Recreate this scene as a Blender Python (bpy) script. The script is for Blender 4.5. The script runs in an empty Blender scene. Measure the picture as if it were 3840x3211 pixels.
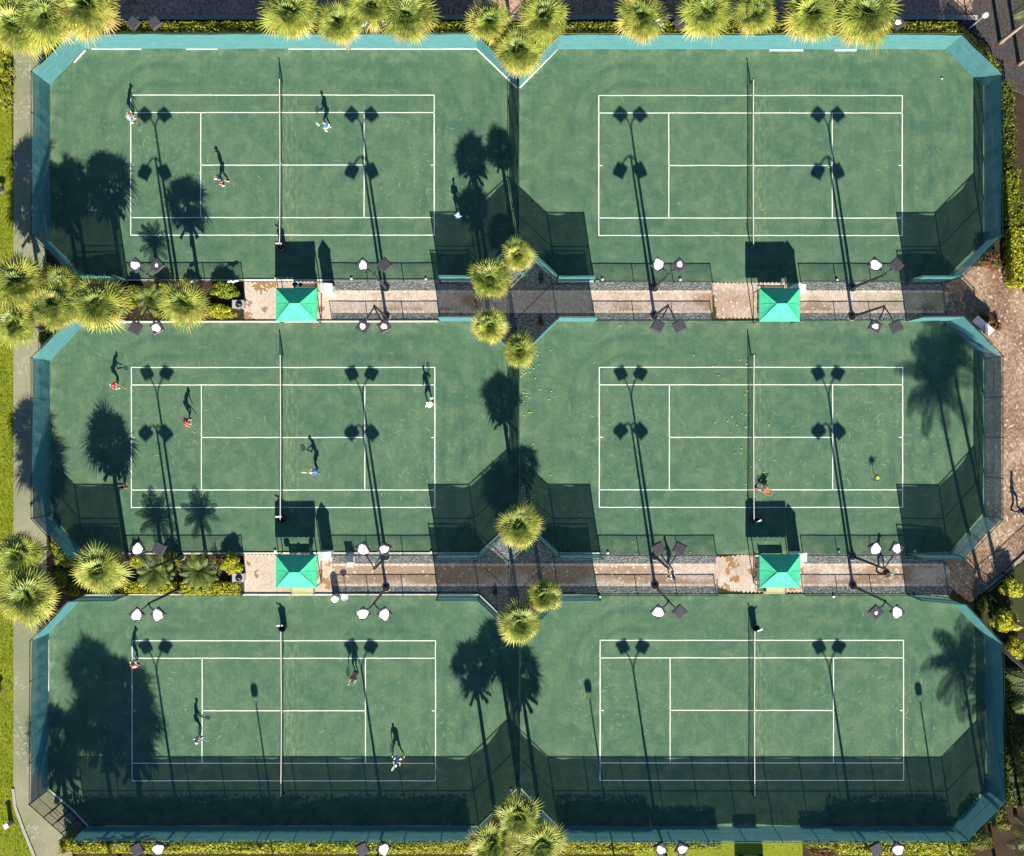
import bpy, math, random
import numpy as np
from mathutils import Vector, Matrix, Quaternion

# ------------------------------------------------------------------ scale and frame
S = 47.85                      # picture units per metre on the court surface
H = 84.0                       # height of the camera above the courts
CX, CY = 1920.0, 1605.5
def gx(x): return (x - CX) / S
def gy(y): return -(y - CY) / S
def G(x, y, z=0.0): return Vector((gx(x), gy(y), z))
def UP(x, y, z):               # true ground position of something of height z whose top is seen at x, y
    k = (H - z) / H
    return Vector((gx(x) * k, gy(y) * k, 0))
SUN_EL = math.radians(29.8)
SUN_H = Vector((0.147, -0.989, 0)).normalized()

C = bpy.context.scene.collection

# ------------------------------------------------------------------ tags
def tag(o, label=None, cat=None, group=None, kind=None):
    if label: o['label'] = label
    if cat: o['category'] = cat
    if group: o['group'] = group
    if kind: o['kind'] = kind
    return o
def thing(name, label, cat, loc=(0, 0, 0), rz=0.0, group=None):
    o = bpy.data.objects.new(name, None); C.objects.link(o)
    o.empty_display_size = 0.2
    o.location = loc; o.rotation_euler = (0, 0, rz)
    return tag(o, label, cat, group)
def copy_tree(o, parent=None):
    c = o.copy(); C.objects.link(c)
    if parent is not None: c.parent = parent
    for ch in list(o.children): copy_tree(ch, c)
    return c
def inst(name, me, parent=None, loc=(0, 0, 0), rot=(0, 0, 0), sc=1.0):
    o = bpy.data.objects.new(name, me); C.objects.link(o)
    if parent is not None: o.parent = parent
    o.location = loc; o.rotation_euler = rot
    o.scale = (sc, sc, sc) if not hasattr(sc, '__len__') else sc
    return o

# ------------------------------------------------------------------ mesh builder
class MB:
    def __init__(s): s.v = []; s.f = []; s.c = []; s.m = []; s.n = 0; s.hascol = False
    def add(s, vs, fs, col=None, mi=0):
        b = s.n
        s.v.extend([tuple(p) for p in vs]); s.n += len(vs)
        for f in fs:
            s.f.append(tuple(i + b for i in f)); s.c.append(col); s.m.append(mi)
        if col is not None: s.hascol = True
        return s
    def box(s, c, d, M=None, col=None, mi=0, taper=1.0):
        hx, hy, hz = d[0] / 2, d[1] / 2, d[2] / 2
        vs = []
        for z in (-1, 1):
            k = taper if z > 0 else 1.0
            for x, y in ((-1, -1), (1, -1), (1, 1), (-1, 1)):
                p = Vector((x * hx * k, y * hy * k, z * hz))
                if M is not None: p = M @ p
                vs.append(p + Vector(c))
        return s.add(vs, [(3, 2, 1, 0), (4, 5, 6, 7), (0, 1, 5, 4), (1, 2, 6, 5), (2, 3, 7, 6), (3, 0, 4, 7)], col, mi)
    def tube(s, pts, rs, n=8, col=None, mi=0, cap=True):
        pts = [Vector(p) for p in pts]
        if not hasattr(rs, '__len__'): rs = [rs] * len(pts)
        rings = []; prev = None
        for i, p in enumerate(pts):
            if i == 0: t = pts[1] - p
            elif i == len(pts) - 1: t = p - pts[i - 1]
            else: t = pts[i + 1] - pts[i - 1]
            t.normalize()
            if prev is None:
                a = Vector((0, 0, 1)) if abs(t.z) < 0.9 else Vector((1, 0, 0))
                u = t.cross(a).normalized()
            else:
                u = (prev - t * prev.dot(t)).normalized()
            prev = u; w = t.cross(u)
            rings.append([p + (u * math.cos(2 * math.pi * k / n) + w * math.sin(2 * math.pi * k / n)) * rs[i] for k in range(n)])
        vs = [q for r in rings for q in r]; fs = []
        for i in range(len(pts) - 1):
            for k in range(n):
                k2 = (k + 1) % n
                fs.append((i * n + k, i * n + k2, (i + 1) * n + k2, (i + 1) * n + k))
        if cap:
            fs.append(tuple(range(n - 1, -1, -1))); fs.append(tuple((len(pts) - 1) * n + k for k in range(n)))
        return s.add(vs, fs, col, mi)
    def lathe(s, prof, n=16, c=(0, 0, 0), col=None, mi=0):
        vs = []; fs = []
        for r, z in prof:
            for k in range(n):
                a = 2 * math.pi * k / n
                vs.append((c[0] + r * math.cos(a), c[1] + r * math.sin(a), c[2] + z))
        for i in range(len(prof) - 1):
            for k in range(n):
                k2 = (k + 1) % n
                fs.append((i * n + k, i * n + k2, (i + 1) * n + k2, (i + 1) * n + k))
        fs.append(tuple(range(n - 1, -1, -1))); fs.append(tuple((len(prof) - 1) * n + k for k in range(n)))
        return s.add(vs, fs, col, mi)
    def ball(s, c, r, n=10, sc=(1, 1, 1), col=None, mi=0, M=None):
        vs = []; m = max(4, n // 2 + 1); fs = []
        for i in range(1, m):
            th = math.pi * i / m
            for k in range(n):
                a = 2 * math.pi * k / n
                vs.append(Vector((math.sin(th) * math.cos(a) * r * sc[0], math.sin(th) * math.sin(a) * r * sc[1], math.cos(th) * r * sc[2])))
        vs.append(Vector((0, 0, r * sc[2]))); vs.append(Vector((0, 0, -r * sc[2])))
        if M is not None: vs = [M @ v for v in vs]
        vs = [v + Vector(c) for v in vs]
        top, bot = (m - 1) * n, (m - 1) * n + 1
        for k in range(n):
            k2 = (k + 1) % n
            fs.append((top, k, k2)); fs.append((bot, (m - 2) * n + k2, (m - 2) * n + k))
            for i in range(m - 2): fs.append((i * n + k, (i + 1) * n + k, (i + 1) * n + k2, i * n + k2))
        return s.add(vs, fs, col, mi)
    def poly(s, pts, z0, z1=None, col=None, mi=0):
        """flat polygon at z0, or a prism from z0 up to z1; counter-clockwise points (x, y)"""
        a = sum(pts[i][0] * pts[(i + 1) % len(pts)][1] - pts[(i + 1) % len(pts)][0] * pts[i][1] for i in range(len(pts)))
        if a < 0: pts = list(reversed(pts))
        n = len(pts)
        if z1 is None: return s.add([(p[0], p[1], z0) for p in pts], [tuple(range(n))], col, mi)
        vs = [(p[0], p[1], z0) for p in pts] + [(p[0], p[1], z1) for p in pts]
        fs = [tuple(range(n - 1, -1, -1)), tuple(range(n, 2 * n))] + [(i, (i + 1) % n, n + (i + 1) % n, n + i) for i in range(n)]
        return s.add(vs, fs, col, mi)
    def mesh(s, name, mats, smooth=False):
        me = bpy.data.meshes.new(name)
        me.from_pydata(s.v, [], s.f)
        if not isinstance(mats, (list, tuple)): mats = [mats]
        for m in mats: me.materials.append(m)
        if len(mats) > 1: me.polygons.foreach_set('material_index', np.array(s.m, dtype=np.int32))
        if s.hascol:
            at = me.color_attributes.new('tint', 'FLOAT_COLOR', 'CORNER')
            arr = np.ones((len(me.loops), 4), dtype=np.float32); k = 0
            for f, c in zip(s.f, s.c):
                n = len(f)
                if c is not None: arr[k:k + n, :3] = c
                k += n
            at.data.foreach_set('color', arr.ravel())
        if smooth: me.polygons.foreach_set('use_smooth', np.ones(len(me.polygons), dtype=bool))
        me.update(); return me
    def build(s, name, mats, parent=None, loc=(0, 0, 0), rot=(0, 0, 0), smooth=False):
        return inst(name, s.mesh(name, mats, smooth), parent, loc, rot)

# ------------------------------------------------------------------ materials
def newmat(name):
    m = bpy.data.materials.new(name); m.use_nodes = True
    nt = m.node_tree; nt.nodes.clear()
    out = nt.nodes.new('ShaderNodeOutputMaterial')
    return m, nt, out
def N(nt, t, **kw):
    n = nt.nodes.new(t)
    for k, v in kw.items():
        if k == 'inp':
            for a, b in v.items(): n.inputs[a].default_value = b
        else: setattr(n, k, v)
    return n
def L(nt, a, b): nt.links.new(a, b)
def rgba(c): return (c[0], c[1], c[2], 1)
def mixc(nt, fac, a, b, mode='MIX'):
    n = N(nt, 'ShaderNodeMix', data_type='RGBA', blend_type=mode)
    for sock, v in ((n.inputs[0], fac), (n.inputs[6], a), (n.inputs[7], b)):
        if hasattr(v, 'is_output'): L(nt, v, sock)
        elif isinstance(v, (int, float)): sock.default_value = v
        else: sock.default_value = rgba(v)
    return n.outputs[2]
def math_(nt, op, a, b=None, c=None):
    n = N(nt, 'ShaderNodeMath', operation=op)
    for i, v in enumerate((a, b, c)):
        if v is None: continue
        if hasattr(v, 'is_output'): L(nt, v, n.inputs[i])
        else: n.inputs[i].default_value = v
    return n.outputs[0]
def noise(nt, vec, scale, detail=3, rough=0.55, dist=0.0):
    n = N(nt, 'ShaderNodeTexNoise', inp={'Scale': scale, 'Detail': detail, 'Roughness': rough, 'Distortion': dist})
    if vec is not None: L(nt, vec, n.inputs['Vector'])
    return n.outputs['Fac']
def ramp(nt, fac, lo, hi, a=0.0, b=1.0):
    n = N(nt, 'ShaderNodeMapRange', inp={1: lo, 2: hi, 3: a, 4: b}); n.clamp = True
    L(nt, fac, n.inputs[0]); return n.outputs[0]
def scalev(nt, vec, s):
    n = N(nt, 'ShaderNodeMapping'); n.inputs['Scale'].default_value = s
    L(nt, vec, n.inputs['Vector']); return n.outputs[0]
def objco(nt): return N(nt, 'ShaderNodeTexCoord').outputs['Object']
def bump(nt, h, strength=0.3, dist=0.02):
    n = N(nt, 'ShaderNodeBump', inp={'Strength': strength, 'Distance': dist}); L(nt, h, n.inputs['Height']); return n.outputs[0]
def principled(nt, out, col, rough=0.6, metal=0.0, spec=0.3, nrm=None):
    p = N(nt, 'ShaderNodeBsdfPrincipled', inp={'Roughness': rough, 'Metallic': metal, 'Specular IOR Level': spec})
    if hasattr(col, 'is_output'): L(nt, col, p.inputs['Base Color'])
    else: p.inputs['Base Color'].default_value = rgba(col)
    if nrm is not None: L(nt, nrm, p.inputs['Normal'])
    L(nt, p.outputs[0], out.inputs[0]); return p
def simple(name, col, rough=0.6, metal=0.0, spec=0.3, vary=0.18, scale=9.0):
    """paint, metal, plastic, cloth: a base colour with soft mottling and a little relief"""
    m, nt, out = newmat(name); co = objco(nt)
    f = noise(nt, co, scale, 4)
    dark = tuple(c * (1 - vary) for c in col); lite = tuple(min(1, c * (1 + vary)) for c in col)
    c = mixc(nt, ramp(nt, f, .3, .7), dark, lite)
    principled(nt, out, c, rough, metal, spec, bump(nt, noise(nt, co, scale * 7, 2), .12, .01))
    return m
def tinted(name, rough=0.6, spec=0.25, translucent=0.0, vary=0.15, scale=6.0):
    """colour comes from the 'tint' attribute of each leaf or brick"""
    m, nt, out = newmat(name); co = objco(nt)
    a = N(nt, 'ShaderNodeAttribute', attribute_name='tint')
    f = ramp(nt, noise(nt, co, scale, 3), .3, .7, 1 - vary, 1 + vary)
    c = mixc(nt, 1.0, a.outputs['Color'], f, 'MULTIPLY')
    p = N(nt, 'ShaderNodeBsdfPrincipled', inp={'Roughness': rough, 'Specular IOR Level': spec})
    L(nt, c, p.inputs['Base Color'])
    if translucent > 0:
        t = N(nt, 'ShaderNodeBsdfTranslucent'); L(nt, c, t.inputs[0])
        mx = N(nt, 'ShaderNodeMixShader', inp={0: translucent})
        L(nt, p.outputs[0], mx.inputs[1]); L(nt, t.outputs[0], mx.inputs[2]); L(nt, mx.outputs[0], out.inputs[0])
    else: L(nt, p.outputs[0], out.inputs[0])
    return m
M = {}
def m_court(name='court_clay'):
    m, nt, out = newmat(name); co = objco(nt)
    big = noise(nt, co, .16, 3, .55, .6); mid = noise(nt, co, .8, 4, .6, .4); fine = noise(nt, co, 9, 4, .7); grain = noise(nt, co, 55, 2, .8)
    c = mixc(nt, ramp(nt, big, .3, .72), CLAY[0], CLAY[1])
    c = mixc(nt, ramp(nt, mid, .42, .70, 0, .75), c, CLAY[2])
    # sweeping rings left by the drag brush, following the court round its corners
    sp = N(nt, 'ShaderNodeSeparateXYZ'); L(nt, co, sp.inputs[0])
    dx = math_(nt, 'MAXIMUM', math_(nt, 'SUBTRACT', math_(nt, 'ABSOLUTE', sp.outputs[0]), 9.6), 0)
    dy = math_(nt, 'MAXIMUM', math_(nt, 'SUBTRACT', math_(nt, 'ABSOLUTE', sp.outputs[1]), 3.4), 0)
    d = math_(nt, 'SQRT', math_(nt, 'ADD', math_(nt, 'MULTIPLY', dx, dx), math_(nt, 'MULTIPLY', dy, dy)))
    d2 = math_(nt, 'ADD', d, math_(nt, 'MULTIPLY', noise(nt, co, .35, 2), .9))
    w = math_(nt, 'SINE', math_(nt, 'MULTIPLY', d2, 4.2))
    inside = ramp(nt, d, .3, 1.6)
    edge = math_(nt, 'MULTIPLY', math_(nt, 'MULTIPLY', ramp(nt, w, .1, 1.0), inside), ramp(nt, noise(nt, co, .25, 2), .40, .66, .0, .62))
    c = mixc(nt, edge, c, CLAY[3])
    # straight brush strokes across the court, and pale wear beside the net
    st = noise(nt, scalev(nt, co, (5.0, .10, 1)), 1.0, 4, .6)
    c = mixc(nt, ramp(nt, st, .48, .8, 0, .35), c, CLAY[2])
    nx = math_(nt, 'ABSOLUTE', math_(nt, 'SUBTRACT', sp.outputs[0], .45))
    ny = ramp(nt, math_(nt, 'ABSOLUTE', sp.outputs[1]), 5.0, 7.0, 1, 0)
    near = math_(nt, 'MULTIPLY', math_(nt, 'MULTIPLY', ramp(nt, nx, .15, 1.5, 1, 0), ny), ramp(nt, noise(nt, scalev(nt, co, (3, .7, 1)), 1.6, 4), .47, .72, 0, .8))
    c = mixc(nt, near, c, CLAY[4])
    # dry dust collecting along the rim
    ey = ramp(nt, math_(nt, 'ABSOLUTE', sp.outputs[1]), 7.9, 9.0); ex = ramp(nt, math_(nt, 'ABSOLUTE', sp.outputs[0]), 16.6, 18.3)
    rim = math_(nt, 'MULTIPLY', math_(nt, 'MAXIMUM', ex, ey), ramp(nt, noise(nt, co, .9, 4), .45, .7, 0, .7))
    c = mixc(nt, rim, c, CLAY[4])
    c = mixc(nt, 1.0, c, ramp(nt, fine, .25, .75, .74, 1.26), 'MULTIPLY')
    c = mixc(nt, 1.0, c, ramp(nt, noise(nt, co, 3.2, 4, .65), .3, .7, .90, 1.10), 'MULTIPLY')
    c = mixc(nt, 1.0, c, ramp(nt, grain, .2, .8, .82, 1.18), 'MULTIPLY')
    principled(nt, out, c, .93, 0, .12, bump(nt, grain, .35, .02))
    return m
CLAY = [(.050, .118, .080), (.080, .148, .090), (.120, .188, .112), (.040, .098, .072), (.200, .255, .155)]

def m_fabric(name, col, wrinkle=0.5, through=.16):
    m, nt, out = newmat(name); co = objco(nt)
    a = noise(nt, scalev(nt, co, (1, 1, 2.2)), 1.3, 4, .55, .8)
    st = noise(nt, scalev(nt, co, (.35, .35, 7)), 2.0, 3)
    c = mixc(nt, ramp(nt, a, .3, .7), tuple(x * .86 for x in col), tuple(x * 1.12 for x in col))
    c = mixc(nt, ramp(nt, st, .4, .75, 0, .35), c, tuple(x * 1.25 for x in col))
    nb = bump(nt, math_(nt, 'ADD', a, math_(nt, 'MULTIPLY', noise(nt, scalev(nt, co, (2.2, 2.2, 1)), 2.2, 3, .5, 1.5), .6)), wrinkle, .12)
    d = N(nt, 'ShaderNodeBsdfDiffuse'); L(nt, c, d.inputs[0]); L(nt, nb, d.inputs['Normal'])
    t = N(nt, 'ShaderNodeBsdfTranslucent'); L(nt, c, t.inputs[0])
    mx = N(nt, 'ShaderNodeMixShader', inp={0: .14}); L(nt, d.outputs[0], mx.inputs[1]); L(nt, t.outputs[0], mx.inputs[2])
    tr = N(nt, 'ShaderNodeBsdfTransparent')
    m2 = N(nt, 'ShaderNodeMixShader', inp={0: through}); L(nt, mx.outputs[0], m2.inputs[1]); L(nt, tr.outputs[0], m2.inputs[2])
    L(nt, m2.outputs[0], out.inputs[0]); return m
def m_wire(name, col, pitch=.1, w=.1, diag=True, rough=.5):
    """a wire net: threads of a real width in the sheet's own plane (local x and z), open between them"""
    m, nt, out = newmat(name); co = objco(nt)
    sp = N(nt, 'ShaderNodeSeparateXYZ'); L(nt, co, sp.inputs[0])
    x, z = sp.outputs[0], sp.outputs[2]
    if diag: a, b = math_(nt, 'ADD', x, z), math_(nt, 'SUBTRACT', x, z)
    else: a, b = x, z
    k = 1.0 / pitch
    fa = math_(nt, 'LESS_THAN', math_(nt, 'FRACT', math_(nt, 'MULTIPLY', a, k)), w)
    fb = math_(nt, 'LESS_THAN', math_(nt, 'FRACT', math_(nt, 'MULTIPLY', b, k)), w)
    f = math_(nt, 'MAXIMUM', fa, fb)
    d = N(nt, 'ShaderNodeBsdfPrincipled', inp={'Base Color': rgba(col), 'Roughness': rough})
    tr = N(nt, 'ShaderNodeBsdfTransparent'); mx = N(nt, 'ShaderNodeMixShader')
    L(nt, f, mx.inputs[0]); L(nt, tr.outputs[0], mx.inputs[1]); L(nt, d.outputs[0], mx.inputs[2]); L(nt, mx.outputs[0], out.inputs[0])
    return m
def m_gravel():
    m, nt, out = newmat('gravel'); co = objco(nt)
    v = N(nt, 'ShaderNodeTexVoronoi', inp={'Scale': 9.0}); L(nt, co, v.inputs['Vector'])
    sp = N(nt, 'ShaderNodeSeparateColor'); L(nt, v.outputs['Color'], sp.inputs[0])
    c = mixc(nt, sp.outputs[0], (.10, .125, .14), (.42, .43, .41))
    c = mixc(nt, math_(nt, 'MULTIPLY', sp.outputs[1], .5), c, (.13, .17, .20))
    c = mixc(nt, ramp(nt, noise(nt, co, .7, 3), .45, .8, 0, .4), c, (.14, .17, .11))
    c = mixc(nt, ramp(nt, v.outputs['Distance'], .25, .6, 0, .75), c, (.07, .08, .085))
    principled(nt, out, c, .85, 0, .2, bump(nt, v.outputs['Distance'], .9, -.05)); return m
def m_ground(name, c0, c1, c2, s=1.0, bumpd=.05):
    m, nt, out = newmat(name); co = objco(nt)
    a = noise(nt, co, .5 * s, 5, .6, .5); b = noise(nt, co, 6 * s, 4, .7); g = noise(nt, co, 30 * s, 2, .8)
    c = mixc(nt, ramp(nt, a, .32, .7), c0, c1)
    c = mixc(nt, ramp(nt, b, .5, .72, 0, .8), c, c2)
    c = mixc(nt, 1.0, c, ramp(nt, g, .2, .8, .6, 1.4), 'MULTIPLY')
    principled(nt, out, c, .95, 0, .1, bump(nt, math_(nt, 'ADD', b, g), .6, bumpd)); return m
def m_lines():
    m, nt, out = newmat('line_tape'); co = objco(nt)
    f = noise(nt, co, 2.5, 4); g = noise(nt, co, 14, 3)
    c = mixc(nt, ramp(nt, g, .45, .75, 0, .6), (.82, .83, .80), (.60, .64, .58))
    c = mixc(nt, ramp(nt, f, .62, .78, 0, .55), c, (.32, .42, .30))
    principled(nt, out, c, .7, 0, .2); return m
def m_trunk():
    m, nt, out = newmat('palm_bark'); co = objco(nt)
    w = N(nt, 'ShaderNodeTexWave', wave_type='BANDS', bands_direction='Z', inp={'Scale': 2.6, 'Distortion': 2.5, 'Detail': 3}); L(nt, co, w.inputs['Vector'])
    c = mixc(nt, w.outputs['Fac'], (.16, .13, .10), (.34, .29, .23))
    principled(nt, out, c, .9, 0, .1, bump(nt, w.outputs['Fac'], .5, .04)); return m

M['clay'] = m_court()
M['lines'] = m_lines()
M['screen'] = m_fabric('windscreen_fabric', (.085, .235, .260), .30, .12)
M['canopy'] = m_fabric('canopy_fabric', (.085, .58, .33), .10, .0)
M['chain'] = m_wire('chain_link', (.012, .03, .028), .11, .16)
M['chainfine'] = m_wire('chain_link_tall', (.012, .03, .03), .11, .22)
M['net'] = m_wire('net_cord', (.012, .02, .022), .09, .3, False)
M['strings'] = m_wire('racket_strings', (.55, .55, .45), .035, .32, False)
M['gravel'] = m_gravel()
M['soil'] = m_ground('mulch', (.030, .022, .016), (.065, .044, .030), (.11, .078, .055), 1.6)
M['earth'] = m_ground('planted_ground', (.030, .036, .016), (.050, .060, .022), (.060, .050, .03), .6)
M['lawn'] = m_ground('lawn_turf', (.13, .18, .014), (.23, .26, .02), (.33, .33, .04), 1.4)
M['dust'] = m_ground('dusted_paving', (.165, .20, .125), (.25, .26, .17), (.21, .22, .15), .8, .01)
M['mortar'] = m_ground('paver_joint_sand', (.14, .11, .085), (.20, .16, .125), (.11, .09, .07), 1.0, .01)
M['asphalt'] = m_ground('dark_paving', (.030, .030, .034), (.05, .048, .050), (.075, .068, .065), 1.0, .01)
M['brick'] = tinted('clay_paver', .85, .15, 0, .12, 20)
M['leaf'] = tinted('leaf', .55, .3, .28, .2, 3)
M['frond'] = tinted('palm_frond', .5, .35, .25, .18, 3)
M['mark'] = tinted('court_scuff', .95, .05, 0, .2, 4)
M['bark'] = m_trunk()
M['kerb'] = simple('white_kerb', (.66, .64, .57), .8, vary=.16, scale=4)
M['rail'] = simple('dark_green_pipe', (.014, .035, .034), .45, .3)
M['pale_rail'] = simple('pale_pipe', (.20, .34, .33), .5, .2)
M['pole'] = simple('pole_paint', (.022, .030, .034), .4, .3)
M['lamp'] = simple('lamp_housing', (.060, .058, .068), .5, .2)
M['whitepatch'] = simple('chalky_white', (.80, .80, .78), .8, vary=.1, scale=14)
M['concrete'] = simple('concrete', (.33, .32, .29), .9, vary=.2)
M['white'] = simple('white_paint', (.80, .80, .78), .5, vary=.04)
M['palegrey'] = simple('pale_grey_metal', (.44, .46, .48), .4, .3)
M['black'] = simple('black_plastic', (.012, .014, .017), .45)
M['bench'] = simple('bench_slats', (.055, .13, .095), .6)
M['tanslat'] = simple('bench_slats_pale', (.42, .42, .24), .6)
M['band'] = simple('net_band', (.80, .80, .77), .7, vary=.05)
M['ball'] = simple('ball_felt', (.62, .66, .10), .9, vary=.08)
M['orange'] = simple('orange_plastic', (.46, .17, .06), .5)
M['skin'] = simple('skin', (.50, .28, .19), .55, vary=.08)
M['skin_dark'] = simple('skin_tanned', (.34, .17, .10), .55, vary=.08)
M['hair'] = simple('hair', (.05, .03, .02), .6)
M['tan_trunk'] = simple('pale_trunk', (.30, .24, .18), .85, vary=.25)
# ------------------------------------------------------------------ the setting
R = random.Random(11)
def sheet(name, pts, z, mat, kind='structure', label=None, ctr=None):
    c = ctr or (sum(p[0] for p in pts) / len(pts), sum(p[1] for p in pts) / len(pts))
    o3 = G(*c)
    mb = MB(); mb.poly([(gx(x) - o3.x, gy(y) - o3.y) for x, y in pts], 0)
    o = mb.build(name, mat, loc=(o3.x, o3.y, z)); tag(o, label=label, kind=kind)
    return o
mb = MB(); mb.poly([(-900, -900), (900, -900), (900, 900), (-900, 900)], 0)
tag(mb.build('ground', M['earth'], loc=(0, 0, -.03)), kind='structure')

COURTS = {   # name: (centre of the lines), outline of the clay
 'top left': ((1059.5, 620), [(179, 318), (318, 176), (1792, 177), (1942, 326), (1942, 925), (1797, 1057), (914, 1056), (330, 1056), (179, 908)]),
 'top right': ((2814, 621.5), [(1945, 326), (2091, 179), (3546, 180), (3696, 328), (3694, 912), (3545, 1059), (2087, 1059), (1945, 925)]),
 'middle left': ((1062, 1641), [(179, 1352), (318, 1212), (484, 1204), (1795, 1203), (1942, 1345), (1942, 1945), (1797, 2078), (318, 2078), (179, 1932)]),
 'middle right': ((2816, 1640.5), [(1945, 1345), (2090, 1204), (3553, 1202), (3696, 1345), (3696, 1935), (3558, 2079), (2095, 2078), (1945, 1945)]),
 'bottom left': ((1064.5, 2665.5), [(176, 2373), (318, 2231), (1798, 2228), (1945, 2370), (1945, 2955), (1797, 3102), (330, 3103), (172, 2964)]),
 'bottom right': ((2819, 2664), [(1948, 2370), (2095, 2228), (3400, 2227), (3560, 2243), (3698, 2385), (3706, 2963), (3568, 3104), (2093, 3102), (1948, 2955)]),
}
LW = .062
def court(nm, ctr, outline):
    o = sheet('court_surface', outline, .03, M['clay'], ctr=ctr)
    o['label'] = f'green clay playing surface of the {nm} tennis court'
    mb = MB()
    Lh, Dh, Sh, V = 23.77 / 2, 10.97 / 2, 8.23 / 2, 6.40
    rr = random.Random(hash(nm) % 1000 if False else sum(map(ord, nm)))
    def strip(x0, y0, x1, y1, w=LW):
        n = max(1, int(math.hypot(x1 - x0, y1 - y0) / .6)); dx, dy = x1 - x0, y1 - y0; l = math.hypot(dx, dy); nx, ny = -dy / l, dx / l
        pts = []
        for i in range(n + 1):
            t = i / n; j = rr.uniform(-.010, .010); ww = w * rr.uniform(.88, 1.08) / 2
            cx_, cy_ = x0 + dx * t + nx * j, y0 + dy * t + ny * j
            pts.append(((cx_ + nx * ww, cy_ + ny * ww, .004), (cx_ - nx * ww, cy_ - ny * ww, .004)))
        vs = [p for q in pts for p in q]
        mb.add(vs, [(2 * i, 2 * i + 1, 2 * i + 3, 2 * i + 2) for i in range(n)])
    e = LW / 2
    for sy in (-1, 1):
        strip(-Lh - e, sy * Dh, Lh + e, sy * Dh)
        strip(-Lh + e, sy * Sh, Lh - e, sy * Sh)
    for sx in (-1, 1):
        strip(sx * Lh, -Dh + e, sx * Lh, -Sh - e); strip(sx * Lh, -Sh + e, sx * Lh, Sh - e, .070); strip(sx * Lh, Sh + e, sx * Lh, Dh - e)
        strip(sx * V, -Sh + e, sx * V, -e); strip(sx * V, e, sx * V, Sh - e)
        strip(sx * (Lh - .06), 0, sx * (Lh - .28), 0, .06)
    strip(-V + e, 0, V - e, 0)
    for f in (0, 1): pass
    mb.build('court_lines', M['lines'], o)
    # ball and shoe scuffs: pale streaks and loops left in the loose top dressing
    mk = MB()
    heavy = 520 if 'bottom right' in nm or 'middle' in nm else (380 if 'left' in nm else 60)
    spots = [(-12.4, 1.2, 1.7, 2.4), (12.4, -1.0, 1.8, 2.6), (-6.5, .5, 3.0, 2.6), (6.8, -.6, 3.0, 2.6), (9.8, .2, 2.2, 2.6), (-9.8, .4, 2.2, 2.6)]
    for i in range(heavy):
        sx, sy, ax, ay = rr.choice(spots)
        x, y = rr.gauss(sx, ax), rr.gauss(sy, ay); a = rr.uniform(0, 6.28); ln = rr.uniform(.12, .62) * (1.6 if rr.random() < .1 else 1); k = rr.gauss(0, .9)
        w = rr.uniform(.009, .030); n = 6; pts = []
        for j in range(n + 1):
            pts.append((x, y, a)); a += k * ln / n * 2.0; x += math.cos(a) * ln / n; y += math.sin(a) * ln / n
        vs = []
        for j, (px, py, pa) in enumerate(pts):
            ww = w * math.sin(math.pi * (j + .4) / (n + .8)); vs += [(px - math.sin(pa) * ww, py + math.cos(pa) * ww, .0022 + i * 2e-6), (px + math.sin(pa) * ww, py - math.cos(pa) * ww, .0022 + i * 2e-6)]
        u = rr.random(); c = (.10 + .10 * u, .20 + .10 * u, .125 + .085 * u)
        mk.add(vs, [(2 * j, 2 * j + 1, 2 * j + 3, 2 * j + 2) for j in range(n)], c)
    mk.build('scuff_marks', M['mark'], o)
    return o
for nm, (c, ol) in COURTS.items(): court(nm, c, ol)

# gravel beds along the path and in the diamonds where the dividing fences fork
def grav(pts, lab): sheet('gravel', pts, -.004, M['gravel'], 'stuff', lab)['category'] = 'gravel'
grav([(1246, 1058), (2670, 1058), (2670, 1204), (1246, 1204)], 'blue grey gravel beds beside the upper brick path')
grav([(3001, 1058), (3545, 1058), (3600, 1120), (3553, 1204), (3001, 1204)], 'blue grey gravel at the right end of the upper path')
grav([(1942, 925), (2087, 1058), (1797, 1058)], 'gravel triangle under palms below the top dividing fence')
grav([(1795, 1203), (2090, 1203), (1942, 1345)], 'gravel triangle under palms above the middle dividing fence')
grav([(1246, 2079), (2690, 2079), (2690, 2228), (1246, 2228)], 'blue grey gravel beds beside the lower brick path')
grav([(3011, 2079), (3558, 2079), (3600, 2140), (3560, 2240), (3011, 2228)], 'blue grey gravel at the right end of the lower path')
grav([(1943, 1945), (2095, 2079), (1797, 2079)], 'gravel triangle under the round palm below middle dividing fence')
grav([(1798, 2228), (2095, 2228), (1946, 2370)], 'gravel triangle under two palms above the bottom dividing fence')
# planted beds: bark mulch
def soil(pts): sheet('planting_bed', pts, -.006, M['soil'])
soil([(300, 1060), (914, 1057), (914, 1203), (318, 1210), (180, 1330), (150, 1330), (150, 930), (180, 915)])
soil([(300, 2079), (914, 2079), (914, 2227), (318, 2230), (180, 2365), (150, 2365), (150, 1950), (180, 1940)])
soil([(260, 60), (3640, 60), (3760, 180), (3760, 400), (3700, 330), (3546, 178), (318, 174), (200, 300), (180, 310), (120, 200)])
soil([(1792, 178), (1942, 326), (2091, 179)])
soil([(240, 3106), (3600, 3106), (3720, 2970), (3720, 2400), (4100, 2300), (4100, 3400), (240, 3400)])
soil([(3698, 320), (3840, 300), (4100, 300), (4100, 1040), (3640, 1040), (3560, 1040)])

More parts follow.
